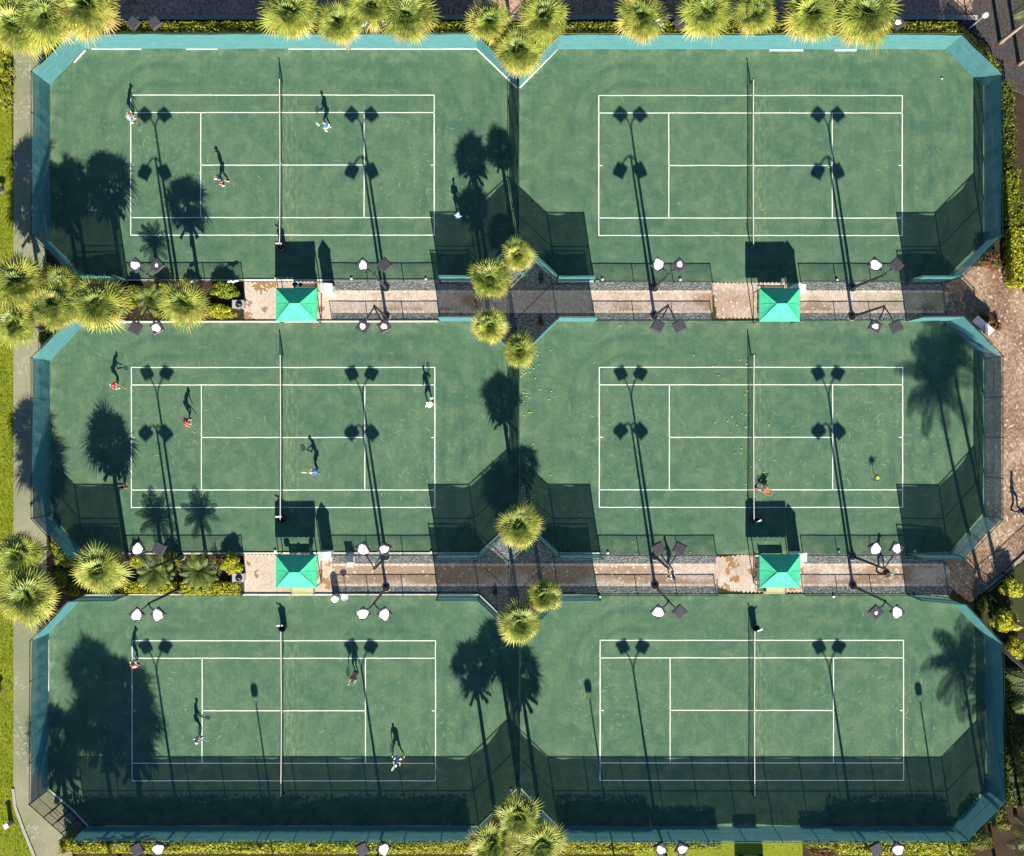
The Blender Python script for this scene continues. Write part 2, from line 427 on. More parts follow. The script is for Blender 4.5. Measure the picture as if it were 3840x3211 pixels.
# lawn down the left edge
LAWN = [(-900, -600), (30, -600), (42, 420), (52, 900), (52, 2980), (62, 3040), (92, 3120), (135, 3211), (230, 3420), (-900, 3420)]
sheet('lawn', LAWN, -.012, M['lawn'])
sheet('lawn', [(2380, 3152), (3010, 3152), (3010, 3300), (2380, 3300)], 0.0, M['lawn'])
rg = np.random.default_rng(5); mb = MB()
for i in range(21000):
    y = rg.uniform(400, 3230); x1 = 50 if y < 2980 else 50 + (y - 2980) * .36
    x = rg.uniform(-60, x1)
    if y < 430 and x > 20: continue
    p = G(x, y); a = rg.uniform(0, 6.28); h = rg.uniform(.05, .12); w = .022; dx, dy = math.cos(a) * w, math.sin(a) * w; ax, ay = rg.normal(0, .04, 2)
    u = rg.random(); c = (.20 + .15 * u, .25 + .13 * u, .018 + .03 * u)
    mb.add([(p.x - dx, p.y - dy, -.012), (p.x + dx, p.y + dy, -.012), (p.x + ax, p.y + ay, h)], [(0, 1, 2)], c)
tag(mb.build('grass', M['leaf']), 'short bright grass blades down the left edge', 'grass', kind='stuff')

# ------------------------------------------------------------------ brick paving
def inside(p, poly):
    x, y = p; r = False; j = len(poly) - 1
    for i in range(len(poly)):
        xi, yi = poly[i]; xj, yj = poly[j]
        if (yi > y) != (yj > y) and x < (xj - xi) * (y - yi) / (yj - yi) + xi: r = not r
        j = i
    return r
def vnoise(x, y, seed=0):
    def hsh(i, j): return (math.sin(i * 127.1 + j * 311.7 + seed * 74.7) * 43758.5453) % 1.0
    i, j = math.floor(x), math.floor(y); fx, fy = x - i, y - j; fx = fx * fx * (3 - 2 * fx); fy = fy * fy * (3 - 2 * fy)
    return (hsh(i, j) * (1 - fx) + hsh(i + 1, j) * fx) * (1 - fy) + (hsh(i, j + 1) * (1 - fx) + hsh(i + 1, j + 1) * fx) * fy
def bricks(name, polys, colour, z=.0, label=None, joint=True, u=.108):
    mb = MB(); rr = random.Random(len(name) + int(abs(polys[0][0][0])))
    for poly in polys:
        P = [(gx(x), gy(y)) for x, y in poly]
        if joint: mb.poly(P, z + .004, mi=1)
        x0, x1 = min(p[0] for p in P), max(p[0] for p in P); y0, y1 = min(p[1] for p in P), max(p[1] for p in P)
        cx_, cy_ = (x0 + x1) / 2, (y0 + y1) / 2; rad = math.hypot(x1 - x0, y1 - y0) / 2 / u
        cs = math.cos(math.pi / 4); n = int((y1 - y0) / 2 / (1.41 * u)) + 4; m = int((x1 - x0) / 2 / (2.82 * u)) + 3; g = .007 / u
        for a in range(-n, n + 1):
            for b in range(-m, m + 1):
                for k in (0, 1):
                    # two bricks of the pattern: one lying along, one standing across
                    if k == 0: ox, oy, w, h = a + 4 * b - 2 * b, a - 2 * b, 2, 1
                    else: ox, oy, w, h = a + 4 * b - 2 * b, a - 2 * b + 1, 1, 2
                    mx, my = ox + w / 2, oy + h / 2
                    wx, wy = (mx - my) * cs * u + cx_, (mx + my) * cs * u + cy_
                    if not (x0 <= wx <= x1 and y0 <= wy <= y1) or not inside((wx, wy), P): continue
                    q = [(ox + g, oy + g), (ox + w - g, oy + g), (ox + w - g, oy + h - g), (ox + g, oy + h - g)]
                    zz = z + .008 + rr.uniform(0, .004); tx, ty = rr.uniform(-.002, .002), rr.uniform(-.002, .002)
                    vs = [((px - py) * cs * u + cx_, (px + py) * cs * u + cy_, zz + (tx if i in (1, 2) else 0) + (ty if i > 1 else 0)) for i, (px, py) in enumerate(q)]
                    mb.add(vs, [(0, 1, 2, 3)], colour(wx, wy, rr))
    o = mb.build(name, [M['brick'], M['mortar']]); tag(o, label, kind='structure'); return o
def course(name, x0, x1, yc, colour, z=.012, depth=.20):
    """a soldier course of bricks laid across the edge of a path"""
    mb = MB(); rr = random.Random(int(x0)); a, b = gx(x0), gx(x1); y = gy(yc); n = int((b - a) / .105)
    for i in range(n):
        x = a + (i + .5) * .105; mb.box((x, y, z / 2 + rr.uniform(0, .003)), (.096, depth, z), col=colour(x, y, rr))
    tag(mb.build(name, M['brick']), kind='structure')
def lerp3(a, b, t): t = max(0, min(1, t)); return tuple(a[i] + (b[i] - a[i]) * t for i in range(3))
PINK, BROWN, PALE, WET, GREEN = (.50, .385, .315), (.37, .25, .175), (.64, .54, .465), (.165, .085, .055), (.26, .28, .18)
def pathcol(lo, hi):
    def f(x, y, rr):
        t = vnoise(x * .33, y * .8, 3) * .75 + vnoise(x * 1.1, y * 1.4, 8) * .35
        st = lerp3(PALE, PINK, vnoise(x * .5, y * .6, 4)); c = lerp3(st, BROWN, max(0, (t - lo) / (hi - lo)))
        if rr.random() < .05: c = PALE
        g = max(0, min(1, (x - 26) / 5)) * .75 * (1 if y > 5 else .3)      # green clay dust trodden on at the right end
        c = lerp3(c, GREEN, g * vnoise(x * .7, y * .9, 2) * 1.5)
        k = rr.uniform(.82, 1.14); return (c[0] * k, c[1] * k, c[2] * k)
    return f
def padcol(x, y, rr):
    t = vnoise(x * 1.6, y * 1.6, 6)
    c = lerp3(PALE, PINK, vnoise(x * .9, y * .9, 2)); k = rr.uniform(.86, 1.1)
    if t > .70 and rr.random() < .75: c = (.34, .20, .10)
    return (c[0] * k, c[1] * k, c[2] * k)
def edgecol(x, y, rr): k = rr.uniform(.75, 1.12); c = lerp3(PALE, PINK, rr.random()); return (c[0] * k, c[1] * k, c[2] * k)
def roadcol(x, y, rr):
    t = vnoise(x * .5, y * .7, 1); c = lerp3((.31, .19, .14), (.50, .34, .26), t); k = rr.uniform(.6, 1.45)
    if rr.random() < .06: c = (.40, .32, .26)
    return (c[0] * k, c[1] * k, c[2] * k)
def plazacol(x, y, rr):
    t = vnoise(x * .6, y * .6, 5); c = lerp3((.20, .115, .075), (.40, .285, .205), t); k = rr.uniform(.6, 1.4)
    if rr.random() < .08: c = (.46, .37, .31)
    return (c[0] * k, c[1] * k, c[2] * k)
def leftcol(x, y, rr):
    t = vnoise(x * .5, y * .35, 7); c = lerp3((.22, .245, .15), (.33, .315, .215), t)
    if vnoise(x * .8, y * .6, 9) > .6 and rr.random() < .22: c = lerp3(c, (.42, .38, .32), .7)
    k = rr.uniform(.93, 1.06); return (c[0] * k, c[1] * k, c[2] * k)
bricks('path', [[(1246, 1095), (2668, 1095), (2668, 1168), (1246, 1168)], [(3001, 1095), (3560, 1095), (3560, 1168), (3001, 1168)]], pathcol(.58, .8), label='upper brick path of herringbone pavers between the courts')
bricks('path', [[(1246, 2119), (2684, 2119), (2684, 2193), (1246, 2193)], [(3011, 2119), (3560, 2119), (3560, 2193), (3011, 2193)]], pathcol(.38, .62), label='lower brick path of herringbone pavers between the courts')
bricks('brick_pad', [[(914, 1057), (1246, 1057), (1246, 1203), (914, 1203)]], padcol, label='brick pad under the upper left canopy')
bricks('brick_pad', [[(914, 2079), (1246, 2079), (1246, 2228), (914, 2228)]], padcol, label='brick pad under the lower left canopy')
bricks('brick_pad', [[(2668, 1060), (3001, 1060), (3001, 1194), (2690, 1194)]], pathcol(.30, 1.0), label='brick pad under the upper right canopy')
bricks('brick_pad', [[(2684, 2090), (2800, 2080), (3011, 2086), (3011, 2222), (2740, 2218), (2690, 2200)]], padcol, label='brick pad under the lower right canopy')
for x0, x1, y in ((1250, 2668, 1094), (1250, 2668, 1169), (3001, 3540, 1094), (3001, 3540, 1169), (1250, 2684, 2118), (1250, 2684, 2194), (3011, 3540, 2118), (3011, 3540, 2194)):
    course('path_edging', x0, x1, y, edgecol)
bricks('road', [[(420, -60), (3660, -60), (3640, 56), (420, 56)]], roadcol, label='brown brick road beyond the top hedge')
mb = MB(); mb.box((gx(2040), gy(66), .02), (3250 / S, .36, .10)); tag(mb.build('road_kerb', M['concrete']), kind='structure')
bricks('plaza', [[(3548, 1062), (3600, 1000), (3790, 1000), (3840, 1100), (3900, 1100), (3900, 2050), (3700, 2210), (3640, 2260), (3560, 2200), (3556, 2086), (3692, 1936), (3697, 1346), (3556, 1200)]], plazacol, label='brown brick walk beside the right fences')
bricks('road', [[(3640, -60), (3980, -60), (3980, 420), (3780, 330), (3600, 120)]], lambda x, y, rr: tuple(c * rr.uniform(.5, 1.5) for c in (.05, .046, .05)), label='dark paving at the top right corner')
WALK = [(52, -60), (180, -60), (172, 320), (172, 2964), (330, 3112), (246, 3150), (280, 3215), (320, 3300), (180, 3300), (135, 3211), (92, 3120), (62, 3040), (52, 2980)]
sheet('walkway', WALK, -.008, M['dust'])
bricks('walkway_pavers', [WALK], leftcol, z=-.004, joint=False, label='dusty green paver walk along the left fences')

# kerbs
def kerb(pts, w=.11, h=.08, mat='kerb', name='kerb'):
    mb = MB()
    for i in range(len(pts) - 1):
        a, b = G(*pts[i]), G(*pts[i + 1]); d = b - a; l = d.length; ang = math.atan2(d.y, d.x)
        Mx = Matrix.Rotation(ang, 3, 'Z'); c = (a + b) / 2
        mb.box((c.x, c.y, h / 2 + .022 - i * .001), (l + w * .4, w, h), Mx)
    tag(mb.build(name, M[mat]), kind='structure')
for pts in ([(345, 184), (530, 185)], [(700, 185), (815, 185)], [(1083, 184), (1787, 184), (1938, 330)], [(320, 190), (280, 235)], [(1950, 330), (2090, 186)], [(2885, 190), (3010, 190)], [(3130, 190), (3210, 190)],
            [(480, 1051), (1240, 1051)], [(1240, 1053), (1640, 1053)], [(1640, 1054), (1770, 1054)], [(320, 1208), (1640, 1206)], [(2010, 982), (2090, 1055), (2245, 1055)], [(1908, 965), (1800, 1053)],
            [(480, 2076), (1240, 2074), (1640, 2074), (1797, 2074)], [(1799, 2072), (1880, 1998)], [(2095, 2074), (2252, 2074)], [(2012, 1998), (2093, 2073)], [(322, 2230), (1797, 2230), (1875, 2306)], [(2110, 2231), (2160, 2231)],
            [(183, 2400), (183, 2590)], [(186, 2960), (280, 3042), (330, 3098)], [(400, 3099), (1795, 3099), (1940, 2958)], [(1952, 2958), (2092, 3098)], [(183, 640), (183, 720)]):
    kerb(pts)
kerb([(50, 2960), (58, 3025), (88, 3108), (130, 3211), (160, 3290)], .22, .07, 'concrete')
# ------------------------------------------------------------------ fences
FH = 3.2
POST = MB().tube([(0, 0, 0), (0, 0, FH + .04)], .042, 8).mesh('post', M['rail'])
LOWPOST = MB().tube([(0, 0, 0), (0, 0, .93)], .034, 7).mesh('post', M['rail'])
FENCE_ENDS = set()
def tall_fence(a, b, label, side, screen=True, seed=0, sag=0.0, rails=True, solid=None):
    """a: start, b: end (picture units); side: +1 if the fabric hangs on the left of a->b, -1 on the right"""
    def adj(p):
        x, y = p; return (x + 6 if x < 185 else x - 6 if 3685 < x < 3712 else x, y + 5 if y < 182 else y - 5 if y > 3095 else y)
    a, b = adj(a), adj(b)
    A, B = G(*a), G(*b); d = B - A; l = d.length; ang = math.atan2(d.y, d.x)
    t = thing('screened_fence' if screen else 'chain_link_fence', label, 'fence', A, ang, 'tall fences around the courts')
    n = max(1, round(l / 2.9)); k0 = 0
    for i in range(n + 1):
        if i == n:
            key = (round(b[0] / 8), round(b[1] / 8))
        else: key = (round(a[0] / 8), round(a[1] / 8)) if i == 0 else None
        if key is not None:
            if key in FENCE_ENDS: continue
            FENCE_ENDS.add(key)
        inst('post', POST, t, (l * i / n, 0, 0))
    MB().tube([(0, 0, FH), (l, 0, FH)], .032, 7).build('top_rail', M['rail'], t)
    MB().tube([(0, 0, 1.66), (l, 0, 1.66)], .024, 6).build('middle_rail', M['rail'], t)
    rr = random.Random(seed + int(a[0] * 3 + a[1])); ph = [rr.uniform(0, 6.28) for _ in range(8)]
    if screen:
        nx = max(4, int(l / .22)); nz = 12; vs = []; off = side * .055
        for j in range(nz + 1):
            for i in range(nx + 1):
                x = l * i / nx; u = j / nz
                amp = .035 * math.sin(math.pi * u) + .012
                wv = amp * (math.sin(x * 1.7 + ph[0] + u * 2) + .7 * math.sin(x * 3.9 + ph[1] - u * 4) + .5 * math.sin(x * 8.3 + u * 7 + ph[2])) * .5
                top = FH - .05 - (.05 + .03 * math.sin(x * .9 + ph[3])) * abs(math.sin(x * 1.08 + ph[4])) ** 6 - sag * math.sin(math.pi * i / nx) ** 2
                z = .09 + .05 * math.sin(x * .8 + ph[5]) + (top - .09) * u
                vs.append((x, off + side * abs(wv) + side * .02, z))
        fs = [(j * (nx + 1) + i, j * (nx + 1) + i + 1, (j + 1) * (nx + 1) + i + 1, (j + 1) * (nx + 1) + i) for j in range(nz) for i in range(nx)]
        MB().add(vs, fs).build('windscreen', M['screen'], t, smooth=True)
    else:
        MB().add([(0, .03, .05), (l, .03, .05), (l, .03, FH), (0, .03, FH)], [(0, 1, 2, 3)]).build('chain_link', M['chainfine'], t)
    return t
TF = [
 # top left
 ((179, 318), (179, 908), 'left side of the top left court', 1), ((318, 176), (179, 318), 'upper left corner of the top left court', 1),
 ((1792, 176), (318, 176), 'top of the top left court', 1), ((1942, 326), (1792, 176), 'upper right corner of the top left court', 1),
 ((179, 908), (330, 1057), 'lower left corner of the top left court', 1), ((330, 1057), (482, 1057), 'lower edge of the top left court behind the palms', 1),
 ((1942, 326), (1943, 925), 'line dividing the two top courts', 1), ((1797, 1058), (1942, 925), 'lower right corner of the top left court', 1), ((1652, 1058), (1797, 1058), 'lower edge of the top left court near the divider', 1),
 # top right
 ((2091, 178), (1944, 326), 'upper left corner of the top right court', 1), ((3546, 178), (2091, 178), 'top of the top right court', 1), ((3698, 328), (3546, 178), 'upper right corner of the top right court', 1),
 ((3696, 912), (3698, 328), 'right side of the top right court', 1), ((3545, 1060), (3696, 912), 'lower right corner of the top right court', 1), ((3400, 1060), (3545, 1060), 'lower edge of the top right court at its right end', 1),
 ((1943, 925), (2088, 1060), 'lower left corner of the top right court', 1), ((2088, 1060), (2228, 1060), 'lower edge of the top right court near the divider', 1),
 # middle left
 ((179, 1352), (179, 1932), 'left side of the middle left court', 1), ((318, 1211), (179, 1352), 'upper left corner of the middle left court', 1), ((482, 1203), (318, 1211), 'upper edge of the middle left court behind the palms', 1),
 ((179, 1932), (318, 2079), 'lower left corner of the middle left court', 1), ((318, 2079), (482, 2079), 'lower edge of the middle left court behind a palm', 1),
 ((1943, 1345), (1943, 1945), 'line dividing the two middle courts', 1), ((1795, 1202), (1652, 1202), 'upper edge of the middle left court near the divider', 1), ((1943, 1345), (1795, 1202), 'upper right corner of the middle left court', 1),
 ((1797, 2079), (1943, 1945), 'lower right corner of the middle left court', 1), ((1645, 2079), (1797, 2079), 'lower edge of the middle left court near the divider', 1),
 # middle right
 ((2090, 1203), (1943, 1345), 'upper left corner of the middle right court', 1), ((2230, 1203), (2090, 1203), 'upper edge of the middle right court near the divider', 1),
 ((1943, 1945), (2095, 2079), 'lower left corner of the middle right court', 1), ((2095, 2079), (2250, 2079), 'lower edge of the middle right court near the divider', 1),
 ((3697, 1935), (3697, 1345), 'right side of the middle right court', 1), ((3697, 1345), (3553, 1201), 'upper right corner of the middle right court', 1), ((3553, 1201), (3400, 1203), 'upper edge of the middle right court at its right end', 1),
 ((3558, 2080), (3697, 1935), 'lower right corner of the middle right court', 1), ((3400, 2079), (3558, 2080), 'lower edge of the middle right court at its right end', 1),
 # bottom left
 ((175, 2373), (172, 2964), 'left side of the bottom left court', 1), ((318, 2230), (175, 2373), 'upper left corner of the bottom left court', 1), ((482, 2227), (318, 2230), 'upper edge of the bottom left court behind a hedge', 1),
 ((330, 3105), (1797, 3105), 'bottom edge of the bottom left court', 1), ((1797, 3105), (1946, 2955), 'lower right corner of the bottom left court', 1), ((1946, 2370), (1946, 2955), 'line dividing the two bottom courts', 1),
 ((1798, 2227), (1645, 2227), 'upper edge of the bottom left court near the divider', 1), ((1946, 2370), (1798, 2227), 'upper right corner of the bottom left court', 1),
 # bottom right
 ((2095, 2227), (1946, 2370), 'upper left corner of the bottom right court', 1), ((2240, 2227), (2095, 2227), 'upper edge of the bottom right court near the divider', 1),
 ((1946, 2955), (2093, 3105), 'lower left corner of the bottom right court', 1), ((2093, 3105), (3569, 3106), 'bottom edge of the bottom right court', 1), ((3569, 3106), (3708, 2963), 'lower right corner of the bottom right court', 1),
 ((3708, 2963), (3700, 2385), 'right side of the bottom right court', 1), ((3700, 2385), (3560, 2242), 'upper right corner of the bottom right court', 1), ((3560, 2242), (3400, 2228), 'upper edge of the bottom right court at its right end', 1),
]
for i, (a, b, lab, side) in enumerate(TF):
    big = 'top of' in lab or 'bottom edge' in lab
    tall_fence(a, b, ('long ' if big else '') + 'teal screened fence ' + ('across the ' if big else 'at the ') + lab.replace('line dividing', 'line dividing'), side, seed=i * 7, sag=.16 if 'corner' in lab and i % 3 == 1 else 0)
# the chain link corner with its gate, bottom left
t = tall_fence((172, 2964), (330, 3105), 'see through chain link fence with a gate at the bottom left corner', 1, screen=False)
l = (G(330, 3105) - G(172, 2964)).length
for x in (1.45, 2.35, 3.25):
    inst('post', POST, t, (x, 0, 0))
g = MB()
for x0, x1 in ((1.50, 2.30), (2.40, 3.20)):
    for z in (.08, 1.15, 2.15): g.tube([(x0, -.05, z), (x1, -.05, z)], .03, 6)
    for x in (x0, x1): g.tube([(x, -.05, .08), (x, -.05, 2.15)], .03, 6)
g.build('gate', M['pale_rail'], t)

def low_fence(a, b, label):
    A, B = G(*a), G(*b); d = B - A; l = d.length
    t = thing('chain_link_fence', label, 'fence', A, math.atan2(d.y, d.x), 'waist high chain link fences along the paths')
    n = max(1, round(l / 2.75))
    for i in range(n + 1): inst('post', LOWPOST, t, (l * i / n, 0, 0))
    MB().tube([(i * l / 12, 0, .9 + .006 * math.sin(i * 1.3)) for i in range(13)], .026, 6).build('top_rail', M['rail'], t)
    MB().add([(0, .02, .04), (l, .02, .04), (l, .02, .9), (0, .02, .9)], [(0, 1, 2, 3)]).build('chain_link', M['chain'], t)
LF = [((482, 1057), (914, 1057), 'behind the palm bed below the top left court'), ((482, 1204), (914, 1204), 'above the middle left court beside the palm bed'), ((914, 1130), (914, 1203), 'short piece at the end of the upper palm bed'),
 ((1246, 1058), (1650, 1058), 'between the upper path and the top left court'), ((1246, 1203), (1650, 1203), 'between the upper path and the middle left court'),
 ((2230, 1060), (2672, 1061), 'above the upper path, left of the right canopy'), ((2232, 1203), (2672, 1203), 'below the upper path, left of the right canopy'),
 ((3003, 1060), (3398, 1060), 'above the upper path, right of the right canopy'), ((3003, 1204), (3398, 1204), 'below the upper path, right of the right canopy'),
 ((484, 2079), (914, 2079), 'behind the hedge below the middle left court'), ((484, 2228), (914, 2228), 'above the bottom left court beside the lower palm bed'), ((914, 2155), (914, 2226), 'short piece at the end of the lower palm bed'),
 ((1250, 2079), (1643, 2079), 'between the lower path and the middle left court'), ((1252, 2228), (1643, 2228), 'between the lower path and the bottom left court'),
 ((2252, 2079), (2686, 2079), 'above the lower path, left of the right canopy'), ((2242, 2228), (2686, 2228), 'below the lower path, left of the right canopy'),
 ((3011, 2079), (3398, 2079), 'above the lower path, right of the right canopy'), ((3013, 2228), (3398, 2228), 'below the lower path, right of the right canopy')]
for a, b, lab in LF: low_fence(a, b, 'low chain link fence ' + lab)

# ------------------------------------------------------------------ nets
def make_net():
    t = thing('tennis_net', 'x', 'net', (0, 0, 0), 0, 'nets across the courts')
    hw = 6.40
    def top(y): return .93 + .15 * (abs(y) / hw) ** 1.6
    n = 40; vs = []; ys = [-hw + 2 * hw * i / n for i in range(n + 1)]
    # built along local x so that the thread pattern lies in local x and z
    for y in ys: vs += [(y, .02 * math.sin(y * 2.1), .03), (y, 0, top(y) - .02)]
    nm = MB().add(vs, [(2 * i, 2 * i + 2, 2 * i + 3, 2 * i + 1) for i in range(n)]).build('netting', M['net'], t, rot=(0, 0, math.pi / 2))
    b = MB()
    for i in range(n):
        a0, a1 = ys[i], ys[i + 1]
        b.add([(-.020, a0, top(a0) + .012), (.020, a0, top(a0) + .012), (.020, a1, top(a1) + .012), (-.020, a1, top(a1) + .012),
               (-.022, a0, top(a0) - .07), (.022, a0, top(a0) - .07), (.022, a1, top(a1) - .07), (-.022, a1, top(a1) - .07)],
              [(0, 1, 2, 3), (0, 3, 7, 4), (1, 5, 6, 2)])
    b.build('top_band', M['band'], t)
    for s in (-1, 1):
        MB().lathe([(.05, 0), (.05, 1.08), (.062, 1.09), (.055, 1.13)], 10).build('post', M['pole'], t, (0, s * (hw + .05), 0))
    MB().box((0, 0, .47), (.012, .055, .90)).build('centre_strap', M['band'], t)
    return t
net0 = make_net()
for i, (nm, (c, ol)) in enumerate(COURTS.items()):
    t = net0 if i == 0 else copy_tree(net0)
    t.location = G(c[0], c[1], .03); t['label'] = f'tennis net with white top band across the {nm} court'

# ------------------------------------------------------------------ floodlights
def lamp_mesh():
    mb = MB()
    # shoebox lamp housing: local +x points out along its arm; top face sloped, a lip round the lens below
    a, b, hgt = .40, .41, .13
    vs = [(-a, -b, -hgt), (a, -b, -hgt), (a, b, -hgt), (-a, b, -hgt), (-a, -b, .02), (a, -b, .02), (a, b, .02), (-a, b, .02),
          (-a + .05, -b + .05, .075), (a - .05, -b + .05, .055), (a - .05, b - .05, .055), (-a + .05, b - .05, .075)]
    mb.add(vs, [(3, 2, 1, 0), (0, 1, 5, 4), (1, 2, 6, 5), (2, 3, 7, 6), (3, 0, 4, 7), (4, 5, 9, 8), (5, 6, 10, 9), (6, 7, 11, 10), (7, 4, 8, 11), (8, 9, 10, 11)])
    mb.box((-a - .05, 0, -.02), (.12, .16, .12))
    mb.box((a + .012, 0, -.13), (.03, 2 * b + .05, .10))
    return mb.mesh('lamp_head', M['lamp'])
LAMP = lamp_mesh()
def patch_mesh(seed, r):
    rr = random.Random(seed); n = 22; ring = []
    ph = [rr.uniform(0, 6.28) for _ in range(4)]
    for k in range(n):
        a = 2 * math.pi * k / n; q = r * (1 + .10 * math.sin(2 * a + ph[0]) + .09 * math.sin(3 * a + ph[1]) + .07 * math.sin(5 * a + ph[2]) + rr.uniform(-.05, .05))
        ring.append((max(-.39, min(.39, q * math.cos(a))), max(-.39, min(.39, q * math.sin(a) * .96))))
    def zz(x): return .0655 - .0286 * x
    vs = [(x, y, zz(x) - .004) for x, y in ring] + [(x * .86, y * .86, zz(x * .86) + .018) for x, y in ring] + [(0, 0, zz(0) + .024)]
    fs = [(k, (k + 1) % n, n + (k + 1) % n, n + k) for k in range(n)] + [(n + k, n + (k + 1) % n, 2 * n) for k in range(n)]
    return MB().add(vs, fs).mesh('white_patch', M['whitepatch'])
PATCH = {s: [patch_mesh(i + int(s * 100), s) for i in range(3)] for s in (.13, .22, .31, .38)}
def pole_parts(t, h):
    MB().lathe([(.30, 0), (.30, .10), (.26, .14), (.13, .15), (.12, .5), (.075, h), (.085, h + .02), (.03, h + .06)], 14).build('pole', M['pole'], t)
    MB().lathe([(.34, -.02), (.34, .05), (.30, .07)], 18).build('base_collar', M['concrete'], t)
def floodlight(x, y, dirn, h, reach, pl, pr, label, seed=0, lat=.76):
    t = thing('floodlight_pole', label, 'floodlight', G(x, y), 0, 'twin floodlight poles beside the courts')
    pole_parts(t, h)
    for s, p in ((-1, pl), (1, pr)):
        hx, hy, hz = s * lat, dirn * reach, h + .30
        v = Vector((hx, hy, 0)).normalized(); e = Vector((hx, hy, hz)) - v * .42
        p0 = Vector((0, 0, h - .12)); c1 = Vector((s * .05, dirn * reach * .16, h + .34)); pts = []
        for i in range(8):
            u = i / 7; pts.append(p0 * (1 - u) ** 2 + c1 * 2 * u * (1 - u) + (e + Vector((0, 0, .0))) * u * u)
        MB().tube(pts, [.050] * 8, 8).build('arm', M['pole'], t, smooth=True)
        hd = inst('lamp_head', LAMP, t, (hx, hy, hz), (0, .02 * s, math.atan2(hy, hx)))
        if p: inst('white_patch', PATCH[p][(seed + (s > 0)) % 3], hd, (R.uniform(-.03, .03), R.uniform(-.03, .03), 0), (0, 0, 0))
PH = 7.27
FL = [ # x, y, direction, height, reach, left patch, right patch, label
 (640, 150, -1, 5.8, .95, 0, 0, 'floodlight pole with two dark heads above the top left court, left one'), (1440, 150, -1, 5.8, .95, .31, .22, 'floodlight pole with white patched heads among the top palms above the top left court'),
 (2468, 150, -1, 5.8, .95, .31, 0, 'floodlight pole with one white patched head above the top right court, left one'), (3226, 150, -1, 5.8, .95, 0, .22, 'floodlight pole with white patch on right head above the top right court'),
 (672, 1082, 1, PH, .68, .31, .13, 'floodlight pole rising from the palm bed, heads over the top left court'), (1448, 1081, 1, PH, .68, .31, 0, 'floodlight pole right of the left canopy, heads over the top left court'),
 (2455, 1081, 1, PH, .68, .38, .22, 'floodlight pole left of the canopy, heads over the top right court'), (3196, 1081, 1, PH, .68, .38, 0, 'floodlight pole right of the canopy, heads over the top right court'),
 (672, 1192, -1, PH, 1.5, 0, .31, 'floodlight pole in the upper palm bed, heads over the middle left court'), (1448, 1187, -1, PH, 1.5, .22, .22, 'floodlight pole below the upper path, white patched heads over middle left court'),
 (2454, 1185, -1, PH, 1.5, 0, 0, 'floodlight pole below the upper path with two clean dark heads'), (3195, 1188, -1, PH, 1.5, .22, 0, 'floodlight pole below the upper path, right of the canopy, over middle right court'),
 (680, 2086, 1, PH, 1.45, .38, 0, 'floodlight pole rising from the lower hedge, heads over the middle left court'), (1448, 2088, 1, PH, 1.45, .38, .31, 'floodlight pole above the lower path with two large white patches, left half'),
 (2456, 2087, 1, PH, 1.45, 0, 0, 'floodlight pole above the lower path with two clean dark heads'), (3196, 2087, 1, PH, 1.45, .38, .31, 'floodlight pole above the lower path with two white patches, right of canopy'),
 (676, 2206, -1, PH, .75, .38, .38, 'floodlight pole among the lower hedges with two fully white heads'), (1448, 2204, -1, PH, .75, .38, .38, 'floodlight pole below the lower path with two white heads over bottom left court'),
 (2456, 2197, -1, PH, .75, .38, 0, 'floodlight pole below the lower path with one white head, left of canopy'), (3198, 2198, -1, PH, .75, .13, .38, 'floodlight pole below the lower path with small patch on left head'),
 (676, 3112, 1, PH, 1.45, 0, .38, 'floodlight pole behind the bottom hedge at the left end'), (1446, 3112, 1, PH, 1.45, 0, .38, 'floodlight pole behind the bottom hedge, second from the left'),
 (2464, 3112, 1, PH, 1.45, .31, .31, 'floodlight pole behind the bottom hedge with two white patched heads'), (3200, 3112, 1, PH, 1.45, 0, .38, 'floodlight pole behind the bottom hedge, rightmost one'),
]
for i, (x, y, d, h, rch, pl, pr, lab) in enumerate(FL): floodlight(x, y, d * (1 if d > 0 else 1), h, rch, pl, pr, lab, i)

# street lamps outside the bottom hedge: tall poles with one boxy lantern in a yoke
def street_lamp(x, y, h, label):
    t = thing('street_lamp', label, 'street lamp', G(x, y), 0, 'street lamps beyond the bottom hedge')
    MB().lathe([(.16, 0), (.16, .12), (.075, .2), (.055, h - .5)], 10).build('pole', M['pole'], t)
    y_ = MB()
    for s in (-1, 1): y_.tube([(0, 0, h - .55), (s * .2, 0, h - .4), (s * .22, 0, h)], .018, 6)
    y_.build('yoke', M['pole'], t)
    MB().lathe([(.12, h - .12), (.27, h - .08), (.29, h + .18), (.24, h + .30), (.05, h + .36)], 12).build('lantern', M['lamp'], t)
for x, y, lab in ((1040, 3172, 'slim street lamp pole in the bottom hedge below the left net'), (2291, 3156, 'slim street lamp pole behind the bottom hedge right of the palms'), (3530, 3168, 'slim street lamp pole in the hedge at the bottom right')): street_lamp(x, y, 7.0, lab)

